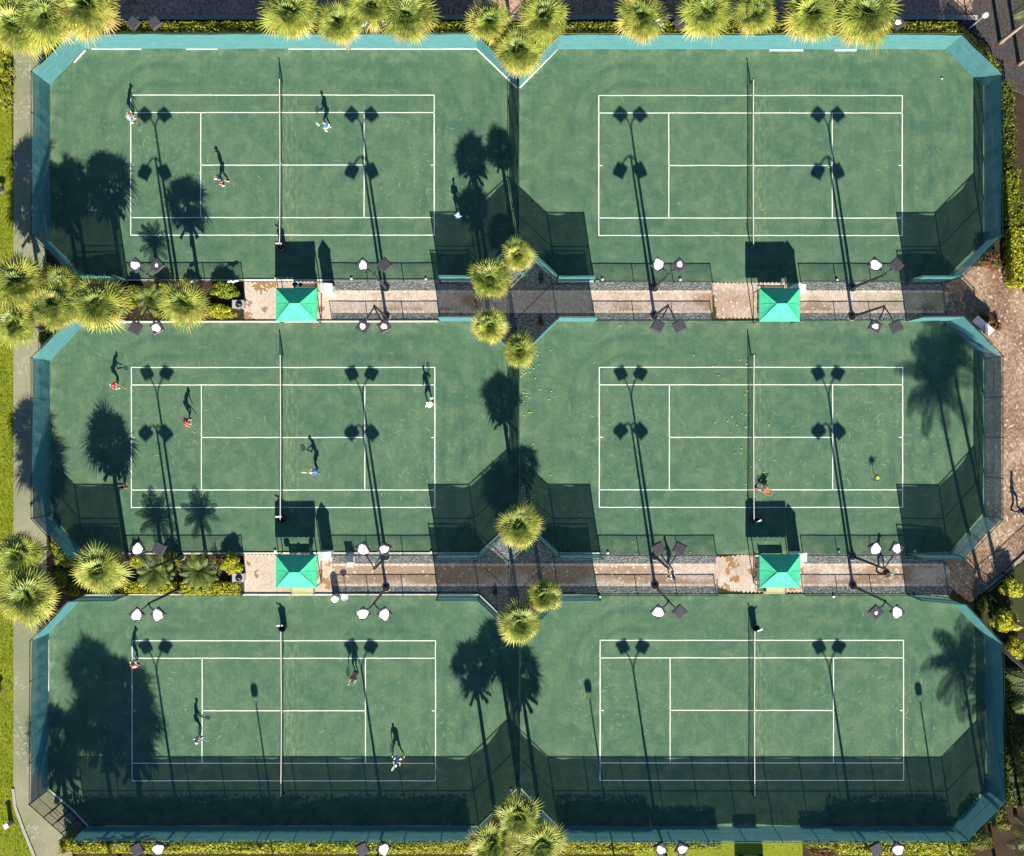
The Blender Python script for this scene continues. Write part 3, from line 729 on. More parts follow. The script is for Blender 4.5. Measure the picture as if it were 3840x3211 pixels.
# ------------------------------------------------------------------ canopies
def make_canopy():
    t = thing('shade_canopy', 'x', 'canopy', (0, 0, 0), 0, 'green shade canopies between the courts')
    w, d, e, r, rl = 3.11 / 2, 2.52 / 2, 2.30, 3.02, .36
    nx = 10
    cor = [(-w, -d), (w, -d), (w, d), (-w, d)]; rid = [(-rl, 0), (rl, 0)]
    def facet(p0, p1, q1, q0, n=8, mrows=6):
        vs = []; fs = []
        for j in range(mrows + 1):
            v = j / mrows
            for i in range(n + 1):
                u = i / n; a = Vector(p0).lerp(Vector(p1), u); b = Vector(q0).lerp(Vector(q1), u); p = a.lerp(b, v)
                p.z -= .05 * math.sin(math.pi * u) * math.sin(math.pi * v); vs.append(p)
        for j in range(mrows):
            for i in range(n): fs.append((j * (n + 1) + i, j * (n + 1) + i + 1, (j + 1) * (n + 1) + i + 1, (j + 1) * (n + 1) + i))
        return vs, fs
    A, B, Cc, D = [(x, y, e) for x, y in cor]; P, Q = [(x, y, r) for x, y in rid]
    roof = MB()
    for q in ((A, B, Q, P), (Cc, D, P, Q), (B, Cc, Q, Q), (D, A, P, P)): roof.add(*facet(*q))
    roof.build('roof', M['canopy'], t)
    val = MB()
    for a, b in ((A, B), (B, Cc), (Cc, D), (D, A)):
        a, b = Vector(a), Vector(b); n = 14; vs = []
        for i in range(n + 1):
            p = a.lerp(b, i / n); vs += [p, p - Vector((0, 0, .16 + .03 * (i % 2)))]
        val.add(vs, [(2 * i, 2 * i + 1, 2 * i + 3, 2 * i + 2) for i in range(n)])
    val.build('valance', M['canopy'], t)
    for x, y in cor:
        MB().tube([(x * .96, y * .94, 0), (x * .96, y * .94, e)], .038, 8).build('post', M['rail'], t)
    seam = MB()
    for a, b in ((A, P), (B, Q), (Cc, Q), (D, P), (P, Q)):
        seam.tube([Vector(a) + Vector((0, 0, .012)), Vector(b) + Vector((0, 0, .012))], .014, 5)
    for k in (-.52, 0, .52):
        for s in (-1, 1):
            x0 = w; y0 = d * k * .98; f = 1 - abs(k) if k else 1.0
            x1 = w - (w - rl) * (1 - abs(k)) ; z1 = e + (r - e) * (1 - abs(k))
            seam.tube([(s * x0, y0, e + .01), (s * (x0 + x1) / 2, y0, (e + z1) / 2 - .02), (s * x1, y0, z1 - .01)], .007, 4)
    seam.build('seam', M['canopy'], t)
    fr = MB()
    for a, b in ((0, 1), (1, 2), (2, 3), (3, 0)):
        fr.tube([(cor[a][0] * .96, cor[a][1] * .94, e - .05), (cor[b][0] * .96, cor[b][1] * .94, e - .05)], .03, 6)
    fr.tube([(-w * .96, -d * .94, .02), (-w * .96, d * .94, .02)], .035, 6); fr.tube([(w * .96, -d * .94, .02), (w * .96, d * .94, .02)], .035, 6)
    fr.build('frame', M['rail'], t)
    return t
can0 = make_canopy()
CAN = [((1109.5, 1135), 'left', 'upper path'), ((1109, 2148), 'left', 'lower path'), ((2926, 1136), 'right', 'upper path'), ((2927, 2148), 'right', 'lower path')]
CANPOS = []
for i, (c, lr, p) in enumerate(CAN):
    t = can0 if i == 0 else copy_tree(can0)
    q = UP(c[0], c[1] + (6 if i in (0, 2) else -4), 2.5); t.location = q; CANPOS.append(q)
    t['label'] = f'bright green hipped shade canopy at the {lr} half of the {p}'

def make_bench(pale):
    t = thing('park_bench', 'x', 'bench', (0, 0, 0), 0, 'benches under the canopies'); sm = M['tanslat'] if pale else M['bench']
    s = MB()
    for k in range(5): s.box((0, -.20 + k * .10, .44), (1.82, .075, .03))
    s.build('seat', sm, t)
    b = MB()
    for k in range(4): b.box((0, .27 + k * .025, .55 + k * .095), (1.82, .03, .075))
    b.build('backrest', sm, t)
    for x in (-.88, .88):
        f = MB(); f.tube([(x, -.24, 0), (x, -.22, .62), (x, .26, .64)], .022, 6); f.tube([(x, .34, 0), (x, .26, .45), (x, .37, .95)], .022, 6); f.tube([(x, -.22, .42), (x, .27, .42)], .02, 6)
        f.build('leg', M['black'], t)
    return t
benchG, benchT = make_bench(False), make_bench(True)
BEN = [ # proto, x, y, rotation, label   (a bench faces its local -y)
 (0, 1150, 1078, math.pi, 'slatted bench with bags at the upper edge of upper left canopy'), (0, 1146, 1190, 0, 'slatted bench under the lower edge of the upper left canopy'),
 (0, 1134, 2094, math.pi, 'green slatted bench with bags at the upper edge of lower left canopy'), (1, 1140, 2216, 0, 'pale slatted bench at the lower edge of the lower left canopy'),
 (0, 2890, 1084, math.pi, 'slatted bench at the upper edge of the upper right canopy'), (0, 2856, 1166, -math.pi / 2, 'slatted bench at the left edge of the upper right canopy'),
 (0, 2893, 2098, math.pi, 'slatted bench at the upper edge of the lower right canopy'), (0, 2846, 2170, -math.pi / 2, 'dark slatted bench at the left edge of the lower right canopy'), (1, 2898, 2212, 0, 'pale slatted bench at the lower edge of the lower right canopy')]
used = set()
for k, x, y, rz, lab in BEN:
    pr = benchT if k else benchG
    t = copy_tree(pr) if k in used else pr; used.add(k)
    t.location = G(x, y, .02); t.rotation_euler.z = rz; t['label'] = lab

# white gabled cabinets beside the canopies
def make_kiosk():
    t = thing('gabled_cabinet', 'x', 'cabinet', (0, 0, 0), 0, 'white gabled cabinets beside the canopies')
    MB().box((0, 0, .86), (.86, .54, 1.72)).build('body', M['white'], t)
    r = MB(); w, d = .49, .33
    r.add([(-w, -d, 1.66), (w, -d, 1.66), (0, -d, 2.12), (-w, d, 1.66), (w, d, 1.66), (0, d, 2.12), (-w, -d, 1.71), (w, -d, 1.71), (0, -d, 2.17), (-w, d, 1.71), (w, d, 1.71), (0, d, 2.17)],
          [(6, 8, 11, 9), (8, 7, 10, 11), (0, 3, 5, 2), (2, 5, 4, 1), (0, 2, 8, 6), (2, 1, 7, 8), (3, 9, 11, 5), (5, 11, 10, 4), (0, 6, 9, 3), (1, 4, 10, 7)])
    r.build('roof', M['white'], t)
    gb = MB(); gb.add([(-.43, -.271, 1.72), (.43, -.271, 1.72), (0, -.271, 2.11), (-.43, .271, 1.72), (.43, .271, 1.72), (0, .271, 2.11)], [(0, 1, 2), (4, 3, 5)]); gb.build('gable', M['white'], t)
    MB().box((0, -.275, .95), (.66, .02, 1.3)).build('door', M['palegrey'], t)
    return t
kio0 = make_kiosk()
for i, (x, y, lab) in enumerate(((1220, 1073, 'white gabled cabinet right of the upper left canopy'), (1214, 2089, 'white gabled cabinet right of the lower left canopy beside a red bag'), (3002, 1076, 'white gabled cabinet right of the upper right canopy'), (3006, 2094, 'white gabled cabinet right of the lower right canopy'))):
    t = kio0 if i == 0 else copy_tree(kio0); q = UP(x, y, 2.0); t.location = (q.x, q.y - (.12 if i % 2 == 0 else -.05), .02); t['label'] = lab

# bins at the net posts
def make_bin():
    t = thing('court_bin', 'x', 'bin', (0, 0, 0), 0, 'black bins at the net posts')
    MB().lathe([(.20, 0), (.24, .03), (.27, .72), (.29, .74), (.29, .79), (.24, .79), (.22, .5)], 16).build('drum', M['black'], t)
    mb = MB(); mb.tube([(0, .2, .80), (-.32, .26, .92)], .035, 7); mb.box((-.18, .235, .88), (.46, .10, .035), Matrix.Rotation(.30, 3, 'Y')); mb.build('paddle', M['white'], t)
    return t
bin0 = make_bin()
for i, (x, y, flip, lab) in enumerate(((1062, 932, 1, 'black bin at the lower net post of the top left court'), (1062, 1946, 1, 'black bin with white paddle at the lower net post of the middle left court'), (2822, 1946, -1, 'black bin with white paddle at the lower net post of middle right court'),
        (1066, 2350, 1, 'black bin at the upper net post of the bottom left court'), (2827, 2350, -1, 'black bin at the upper net post of the bottom right court'))):
    t = bin0 if i == 0 else copy_tree(bin0); t.location = G(x, y, .03); t.rotation_euler.z = 0 if flip > 0 else math.pi + .5; t['label'] = lab

# white boxes with black lids beside the brick pads
def make_box():
    t = thing('storage_bin', 'x', 'storage bin', (0, 0, 0), 0, 'white boxes at the edge of the palm beds')
    mb = MB(); mb.box((0, 0, .42), (.84, .58, .84)); mb.box((0, 0, .86), (.90, .64, .05)); mb.build('body', M['palegrey'], t)
    MB().lathe([(.26, .885), (.27, .93), (.20, .98), (.08, 1.0)], 14).build('lid', M['black'], t, (.08, -.02, 0))
    mb = MB(); mb.tube([(-.10, .05, 1.0), (0, 0, 1.05), (.14, -.05, 1.0)], .02, 6); mb.build('handle', M['palegrey'], t, (.08, -.02, 0))
    return t
b0 = make_box()
for i, (x, y, lab) in enumerate(((892, 1141, 'white box with black round lid left of the upper brick pad'), (892, 2168, 'white box with black lid left of the lower brick pad'))):
    t = b0 if i == 0 else copy_tree(b0); t.location = UP(x, y, .9); t['label'] = lab

# small white caps along the court rims
CAP = MB().lathe([(.10, 0), (.11, .06), (.085, .12), (.03, .145)], 12).mesh('irrigation_cap', M['white'])
GCAP = MB().lathe([(.10, 0), (.11, .06), (.085, .12), (.03, .145)], 12).mesh('irrigation_cap', simple('mint_plastic', (.10, .42, .25), .5))
for (x, y, lab) in ((1035, 1044, 'left of the upper left canopy'), (1318, 1046, 'right of the upper left canopy'), (1597, 1047, 'near the tall fence above the upper path'), (2259, 1048, 'at the lower rim of the top right court, leftmost'),
        (2551, 1049, 'at the lower rim of the top right court, under the floodlight'), (3138, 1050, 'at the lower rim of the top right court, right of the canopy'), (1033, 2066, 'left of the lower left canopy'), (1617, 2070, 'at the lower rim of the middle left court'),
        (2279, 2073, 'at the lower rim of the middle right court, leftmost'), (2548, 2067, 'at the lower rim of the middle right court beside a ball'), (3145, 2067, 'at the lower rim of the middle right court, right of canopy'), (3429, 2067, 'at the lower rim of the middle right court, rightmost'),
        (2248, 2237, 'at the upper rim of the bottom right court, left'), (3125, 2236, 'at the upper rim of the bottom right court, right'), (3428, 2236, 'at the upper rim of the bottom right court, far right'), (1917, 2961, 'in the lower right corner of the bottom left court')):
    g_ = (x, y) in ((3145, 2067), (3428, 2236))
    o = inst('irrigation_cap', GCAP if g_ else CAP, None, G(x, y, .03)); tag(o, ('green' if g_ else 'white') + ' round cap ' + lab, 'irrigation cap', 'small round caps along the court rims')
for (x, y, lab) in ((1963, 1028, 'under the upper palms'), (1976, 2066, 'below the round palm')):
    o = MB().box((0, 0, .05), (.34, .26, .10), taper=.9).box((0, 0, .108), (.26, .18, .014)).build('valve_box', simple('mint_lid', (.05, .36, .24), .5), loc=G(x, y, 0)); tag(o, 'mint green valve box lid in the gravel ' + lab, 'valve box')

# white deck chair on the gravel
t = thing('deck_chair', 'white slatted deck chair on the gravel right of lower left canopy', 'chair', G(1318, 2097), math.pi)
s = MB()
for k in range(6): s.box((0, -.24 + k * .10, .40), (.58, .07, .022))
s.build('seat', M['white'], t); s = MB()
for k in range(6): s.box((0, .30 + k * .035, .50 + k * .115), (.56, .022, .085))
s.build('backrest', M['white'], t)
for x in (-.31, .31):
    MB().tube([(x, -.26, 0), (x, -.24, .60), (x, .30, .62)], .02, 6).build('arm', M['white'], t)
    MB().tube([(x, .36, 0), (x, .28, .42), (x, .48, 1.14)], .02, 6).build('leg', M['white'], t)
# barrel and stand by the lower fence
t = thing('barrel', 'white lidded barrel at the fence right of the lower brick pad', 'barrel', G(1262, 2238, .03))
MB().lathe([(.24, 0), (.28, .08), (.30, .5), (.27, .86)], 18).build('body', M['palegrey'], t, smooth=True); MB().lathe([(.29, .86), (.30, .92), (.22, 1.0), (.06, 1.03)], 18).build('lid', M['white'], t)
t = thing('water_stand', 'white basin on a thin post beside the white barrel', 'basin', G(1300, 2234, .03))
MB().tube([(0, 0, 0), (0, 0, .95)], .025, 7).build('post', M['palegrey'], t); MB().lathe([(.05, .92), (.24, 1.0), (.26, 1.04), (.21, 1.02), (.04, .96)], 16).build('basin', M['white'], t)
# white rags on the low fence by the upper palm bed
for x, w, lab in ((737, .46, 'white crumpled cloth on the low fence above the upper palm bed'), (885, .62, 'white crumpled cloth on the fence near the upper brick pad')):
    mb = MB(); rr = random.Random(int(x))
    for k in range(5): mb.ball((-w / 2 + w * k / 4, rr.uniform(-.05, .05), .88 + rr.uniform(-.04, .04)), .11, 9, (1.2, rr.uniform(.7, 1.1), .8))
    tag(mb.build('cloth', M['white'], loc=G(x, 1061), smooth=True), lab, 'cloth')

# bags and rackets on the benches
def bag(x, y, z, rz, mat, label, w=.42):
    t = thing('sports_bag', label, 'bag', G(x, y, z), rz)
    prof = []
    mb = MB(); n = 12
    for j in range(9):
        u = j / 8; r = (.6 + .4 * math.sin(math.pi * u)) * (.9 if j in (0, 8) else 1)
        for k in range(n):
            a = 2 * math.pi * k / n; ca, sa = math.cos(a), math.sin(a)
            mb.v.append((-w / 2 + w * u, .15 * r * math.copysign(abs(ca) ** .6, ca), .17 + .16 * r * math.copysign(abs(sa) ** .6, sa)))
    mb.n = len(mb.v)
    mb.f = [(j * n + k, j * n + (k + 1) % n, (j + 1) * n + (k + 1) % n, (j + 1) * n + k) for j in range(8) for k in range(n)] + [tuple(range(n - 1, -1, -1)), tuple(8 * n + k for k in range(n))]
    mb.c = [None] * len(mb.f); mb.m = [0] * len(mb.f)
    mb.build('body', mat, t, smooth=True)
    MB().tube([(-w * .3, -.05, .32), (-w * .2, -.02, .44), (w * .2, -.02, .44), (w * .3, -.05, .32)], .015, 6).build('strap', M['black'], t)
RED = simple('red_nylon', (.42, .02, .03), .6); BLUE = simple('blue_nylon', (.02, .10, .20), .6); LBLUE = simple('light_blue_towel', (.30, .48, .68), .9)
bag(1174, 2082, .47, 1.2, RED, 'red racket bag on the bench beside the white cabinet', .5)
bag(1083, 2084, .47, .3, BLUE, 'dark blue bag at the left end of the lower left bench', .44)
bag(1112, 1070, .47, .2, M['black'], 'black bag at the left end of the upper left bench', .40)
bag(1133, 1071, .47, .1, M['black'], 'smaller black bag on the middle of the upper left bench', .30)
mb = MB()
for k in range(7):
    u = k / 6; mb.v += [(-.12 + .04 * math.sin(u * 5), -.22 + .5 * u, .48 + .06 * math.sin(u * 3)), (.12 + .03 * math.cos(u * 4), -.24 + .5 * u, .49 + .05 * math.sin(u * 3 + .6))]
mb.n = 14; mb.f = [(2 * k, 2 * k + 1, 2 * k + 3, 2 * k + 2) for k in range(6)]; mb.c = [None] * 6; mb.m = [0] * 6
tag(mb.build('towel', LBLUE, loc=G(1128, 2083, .0), rot=(0, 0, .3)), 'light blue towel lying on the lower left bench', 'towel')

def racket(p, d, up, label, col, name='tennis_racket'):
    """p: grip end, d: direction from grip to head, up: face normal hint"""
    t = thing(name, label, 'racket', p, 0, 'tennis rackets')
    d = Vector(d).normalized(); n = (Vector(up) - d * d.dot(Vector(up))).normalized(); b = d.cross(n)
    t.rotation_euler = Matrix((d, b, n)).transposed().to_euler()
    pts = [(.47 + .175 * math.cos(a) + .02, .130 * math.sin(a), 0) for a in [2 * math.pi * k / 24 for k in range(25)]]
    f = MB(); f.tube(pts, .013, 6); f.tube([(.18, 0, 0), (.25, .02, 0), (.335, .06, 0)], .011, 6); f.tube([(.18, 0, 0), (.25, -.02, 0), (.335, -.06, 0)], .011, 6); f.build('frame', col, t)
    MB().tube([(0, 0, 0), (.19, 0, 0)], .017, 8).build('handle', M['black'], t)
    s = MB(); pts2 = [(.49 + .172 * math.cos(2 * math.pi * k / 24), 0, .128 * math.sin(2 * math.pi * k / 24)) for k in range(24)]
    s.add(pts2, [tuple(range(24))]); s.build('strings', M['strings'], t, rot=(math.pi / 2, 0, 0))
    return t
YEL = simple('yellow_frame', (.55, .42, .06), .5)
racket(G(1172, 2078, .75), (.0, 1, .12), (.3, 0, 1), 'yellow racket sticking out of the red bag', YEL)

# ball cart and ball hopper
t = thing('ball_cart', 'orange and white ball cart on the middle right court', 'ball cart', G(2858, 1835, .03), -.45)
mb = MB()
for a, b in (((-.45, -.2), (.35, -.2)), ((-.45, .3), (.35, .3))): mb.tube([(a[0], a[1], .12), (b[0], b[1], .12)], .025, 6)
mb.tube([(-.45, -.28, .12), (-.45, .38, .12)], .03, 6); mb.tube([(-.1, .3, .12), (-.15, .62, .12)], .035, 6); mb.box((-.5, -.22, .10), (.16, .12, .14)); mb.box((-.14, .62, .10), (.12, .16, .14)); mb.build('base', M['orange'], t)
mb = MB(); mb.box((.28, -.02, .62), (.46, .42, .03)); mb.box((.28, -.02, .42), (.40, .36, .03)); mb.build('tray', M['orange'], t)
mb = MB()
for y in (-.26, .22): mb.tube([(.06, y, .62), (.62, y, .72), (.66, y, .80)], .018, 6); mb.tube([(-.3, y, .12), (.1, y, .62)], .018, 6)
mb.tube([(.64, -.26, .78), (.64, .22, .78)], .02, 6); mb.build('handle', M['palegrey'], t)
mb = MB()
for k in range(6): mb.tube([(-.35 + k * .08, -.2, .45), (-.35 + k * .08, .2, .45)], .01, 5)
for y in (-.2, .2): mb.tube([(-.37, y, .45), (.07, y, .45)], .014, 5)
for x, y in ((-.35, -.2), (-.35, .2), (.05, -.2), (.05, .2)): mb.tube([(x, y, .12), (x, y, .45)], .012, 5)
mb.build('rack', M['palegrey'], t)
for y in (-.30, .40): MB().lathe([(.09, -.025), (.11, 0), (.09, .025)], 14).build('wheel', M['black'], t, (-.45, y, .11), (math.pi / 2, 0, 0))
t = thing('ball_hopper', 'wire hopper full of yellow balls near the right baseline', 'ball hopper', G(3278, 1790, .03), -.55)
mb = MB()
for z in (.70, .78, .86): mb.tube([(-.17, -.17, z), (.17, -.17, z), (.17, .17, z), (-.17, .17, z), (-.17, -.17, z)], .010, 5)
for k in range(4):
    for x, y in ((-.17 + k * .113, -.17), (-.17 + k * .113, .17), (-.17, -.17 + k * .113), (.17, -.17 + k * .113)): mb.tube([(x, y, .66), (x, y, .87)], .007, 4)
for k in range(5): mb.tube([(-.17, -.17 + k * .085, .66), (.17, -.17 + k * .085, .66)], .007, 4)
mb.build('basket', M['black'], t)
mb = MB()
for x, y in ((-.17, -.17), (.17, -.17), (.17, .17), (-.17, .17)): mb.tube([(x * 1.3, y * 1.3, 0), (x, y, .86)], .012, 5)
mb.tube([(-.22, -.22, .02), (.22, -.22, .02)], .01, 5); mb.tube([(-.22, .22, .02), (.22, .22, .02)], .01, 5); mb.build('leg', M['black'], t)
mb = MB(); mb.tube([(.17, -.13, .86), (.44, -.10, 1.0), (.48, .1, 1.02), (.17, .13, .86)], .013, 5); mb.build('handle', M['palegrey'], t)
BALL = MB().ball((0, 0, 0), .043, 10).mesh('tennis_ball', M['ball'], True)
def ball(x, y, z, label, group): tag(inst('tennis_ball', BALL, None, G(x, y, z)), label, 'ball', group)
for k in range(24):
    a = k * 2.4; r = .14 * math.sqrt((k % 12 + .5) / 12)
    p = Matrix.Rotation(-.55, 3, 'Z') @ Vector((r * math.cos(a), r * math.sin(a), 0)); q = G(3278, 1790)
    tag(inst('tennis_ball', BALL, None, (q.x + p.x, q.y + p.y, .78 + (.085 if k >= 12 else 0))), 'yellow tennis ball heaped in the wire hopper', 'ball', 'balls heaped in the hopper')
def Z(ox, oy, L_): return [(ox + a / 2.09, oy + b / 2.09) for a, b in L_]
cl = Z(1900, 800, [(343,1073),(242,1113),(254,1185),(168,1209),(212,1217),(136,1232),(148,1250),(139,1258),(180,1245),(106,1277),(223,1292),(262,1380),(351,1395),(132,1407),(157,1411),(154,1434),(178,1446),(333,1459),(135,1475),(128,1493),(174,1561),(190,1561),(134,1583)])
cl += Z(1900, 1600, [(208,135),(112,177),(206,290),(342,381)])
sh = Z(1900, 1600, [(145,313),(155,347),(125,386),(151,395),(164,413),(160,462),(114,478),(115,500),(304,515),(220,534),(163,535),(147,557),(192,555),(170,576),(154,582),(217,584),(177,591),(112,598),(443,635),(573,685),(313,721),(459,944),(487,937)])
mid = Z(1900, 800, [(1465,1113),(1827,1150),(1881,1180),(1611,1201),(1658,1271),(1887,1391),(1863,1421),(1841,1570),(1766,1589),(1872,1579),(1730,1628),(1633,1639),(1802,1660),(1872,1672),(2053,1658),(1753,1713)]) + Z(1900, 1600, [(1753,41),(1873,5),(1841,171),(1783,211),(1835,205),(1978,258),(1915,312),(2015,356),(1873,451)]) + Z(2840, 1600, [(134, 262)])
rt = Z(2840, 800, [(1510,1167),(1675,1165),(1646,1180),(1273,1245),(1775,1228),(1776,1407),(1697,1454)])
for x, y in cl: ball(max(x, 1953), y, .073, 'yellow tennis ball in the sunny scatter beside the middle dividing fence', 'balls scattered in the sun beside the divider')
for x, y in sh: ball(max(x, 1955), y, .073, 'yellow tennis ball in the shaded corner right of the middle dividing fence', 'balls lying in the shaded corner')
for x, y in mid: ball(x, y, .073, 'yellow tennis ball scattered around the net of the middle right court', 'balls scattered around the net')
for x, y in rt: ball(min(x, 3680), y, .073, 'yellow tennis ball in the palm shadow at the right of middle right court', 'balls near the right fence')
for x, y, lab in ((2324, 1222, 'lone tennis ball at the upper rim of the middle right court'), (2384, 1910, 'tennis ball just below the lower sideline of the middle right court'), (2371, 2031, 'tennis ball in the low fence shadow, middle right court'), (2589, 2071, 'tennis ball beside a white cap at the lower rim'),
        (2871, 2031, 'tennis ball above the lower right canopy'), (2859, 786, 'tennis ball right of the net on the top right court'), (3106, 628, 'tennis ball at the service line corner of the top right court'), (3682, 374, 'tennis ball against the right fence of the top right court'),
        (1804, 812, 'tennis ball in the shade right of the top left court'), (1871, 1542, 'tennis ball in the palm shadow right of the middle left court'), (1456, 2857, 'bright tennis ball left of the crouching player, bottom left court')):
    ball(x, y, .073, lab, None)
o = MB().lathe([(.05, 0), (.065, .12), (.055, .12), (.042, .02)], 12).build('paper_cup', M['white'], loc=G(3529, 295, .10), rot=(1.45, 0, .6)); tag(o, 'white paper cup lying on the top right court', 'cup')

# ------------------------------------------------------------------ right side furniture
def railing(pts, label):
    a = G(*pts[0]); t = thing('metal_railing', label, 'railing', a, 0)
    P = [G(*p) - a for p in pts]; top = MB(); bars = MB()
    for i in range(len(P) - 1):
        p, q = P[i], P[i + 1]; l = (q - p).length; n = int(l / .13); up = Vector((0, 0, 1))
        for z in (.10, 1.12): top.tube([p + up * z, q + up * z], .025, 6)
        for k in range(n + 1):
            r = p.lerp(q, k / n); bars.tube([r, r + up * 1.12], .014, 5)
        for k in range(int(l / 1.9) + 1):
            r = p.lerp(q, k / max(1, int(l / 1.9))); MB().tube([r, r + up * 1.25], .035, 7).build('post', M['rail'], t)
    top.build('rail', M['rail'], t); bars.build('balusters', M['rail'], t)
railing([(3676, 2216), (3760, 2146), (3860, 2056)], 'dark metal railing along the brick walk at the right edge')
railing([(3684, 2222), (3728, 2262), (3700, 2304)], 'short dark metal railing turning the corner below the right walk')
mb = MB(); Pk = [G(3676, 2222), G(3762, 2152), G(3862, 2062)]
for i in range(2):
    a, b = Pk[i], Pk[i + 1]; c = (a + b) / 2; d = b - a; mb.box((c.x, c.y, .05), (d.length + .1, .22, .16), Matrix.Rotation(math.atan2(d.y, d.x), 3, 'Z'))
tag(mb.build('kerb', M['concrete']), kind='structure')
t = thing('notice_board', 'tilted pale notice board outside the right fence above the red flowers', 'notice board', UP(3688, 1222, 1.2), math.atan2(-(1250 - 1195), 3722 - 3658))
MB().box((0, 0, 1.2), (1.75, .62, .05), Matrix.Rotation(.35, 3, 'X')).build('panel', M['palegrey'], t); MB().box((0, 0, 1.165), (1.82, .68, .045), Matrix.Rotation(.35, 3, 'X')).build('frame', M['black'], t)
for x in (-.7, .7): MB().tube([(x, 0, 0), (x, 0, 1.16)], .035, 7).build('post', M['black'], t)
t = thing('post_lamp', 'small globe lamp on a pale post at the top right corner', 'lamp post', G(3632, 110))
MB().tube([(0, 0, 0), (0, 0, 2.75)], [.06, .045], 8).build('post', M['palegrey'], t); MB().ball((0, 0, 2.95), .26, 16).build('globe', simple('frosted_globe', (.62, .58, .56), .3, vary=.05), t, smooth=True); MB().lathe([(.05, 2.66), (.13, 2.72), (.10, 2.76)], 12).build('collar', M['palegrey'], t)
for x, y, lab in ((14, 718, 'small round garden light on the lawn at the left edge, upper one'), (4, 2588, 'small round garden light on the lawn at the left edge, lower one')):
    t = thing('garden_light', lab, 'garden light', G(x, y)); MB().lathe([(.06, 0), (.06, .5), (.09, .52)], 10).build('post', M['concrete'], t); MB().lathe([(.27, .5), (.28, .54), (.20, .60), (.05, .62)], 18).build('hood', M['lamp'], t)
t = thing('bollard', 'pale square bollard on the lawn in the bottom left corner', 'bollard', G(42, 3084), .5); MB().box((0, 0, .42), (.30, .30, .84), taper=.9).build('body', M['concrete'], t); MB().box((0, 0, .86), (.36, .36, .06)).build('cap', M['white'], t)
# golf cart at the bottom edge
t = thing('golf_cart', 'silver roofed golf cart cut off by the bottom edge', 'golf cart', G(2812, 3232), 0)
MB().box((0, 0, 1.86), (1.85, 1.2, .05), taper=.94).box((0, 0, 1.90), (1.5, .9, .04), taper=.9).build('roof', M['palegrey'], t)
MB().box((0, 0, .48), (2.2, 1.15, .36), taper=.95).box((.85, 0, .72), (.5, 1.05, .28), taper=.8).build('body', M['white'], t)
mb = MB(); mb.box((-.15, 0, .74), (.5, 1.05, .14)); mb.box((-.42, 0, 1.0), (.1, 1.05, .45)); mb.build('seat', M['black'], t)
for x, y in ((-.85, -.5), (-.85, .5), (.75, -.5), (.75, .5)): MB().tube([(x, y, .6), (x * .98, y, 1.86)], .025, 6).build('post', M['black'], t)
for x, y in ((-.75, -.5), (-.75, .5), (.8, -.5), (.8, .5)): MB().lathe([(.14, -.09), (.22, -.08), (.23, 0), (.22, .08), (.14, .09)], 16).build('wheel', M['black'], t, (x, y, .23), (math.pi / 2, 0, 0))
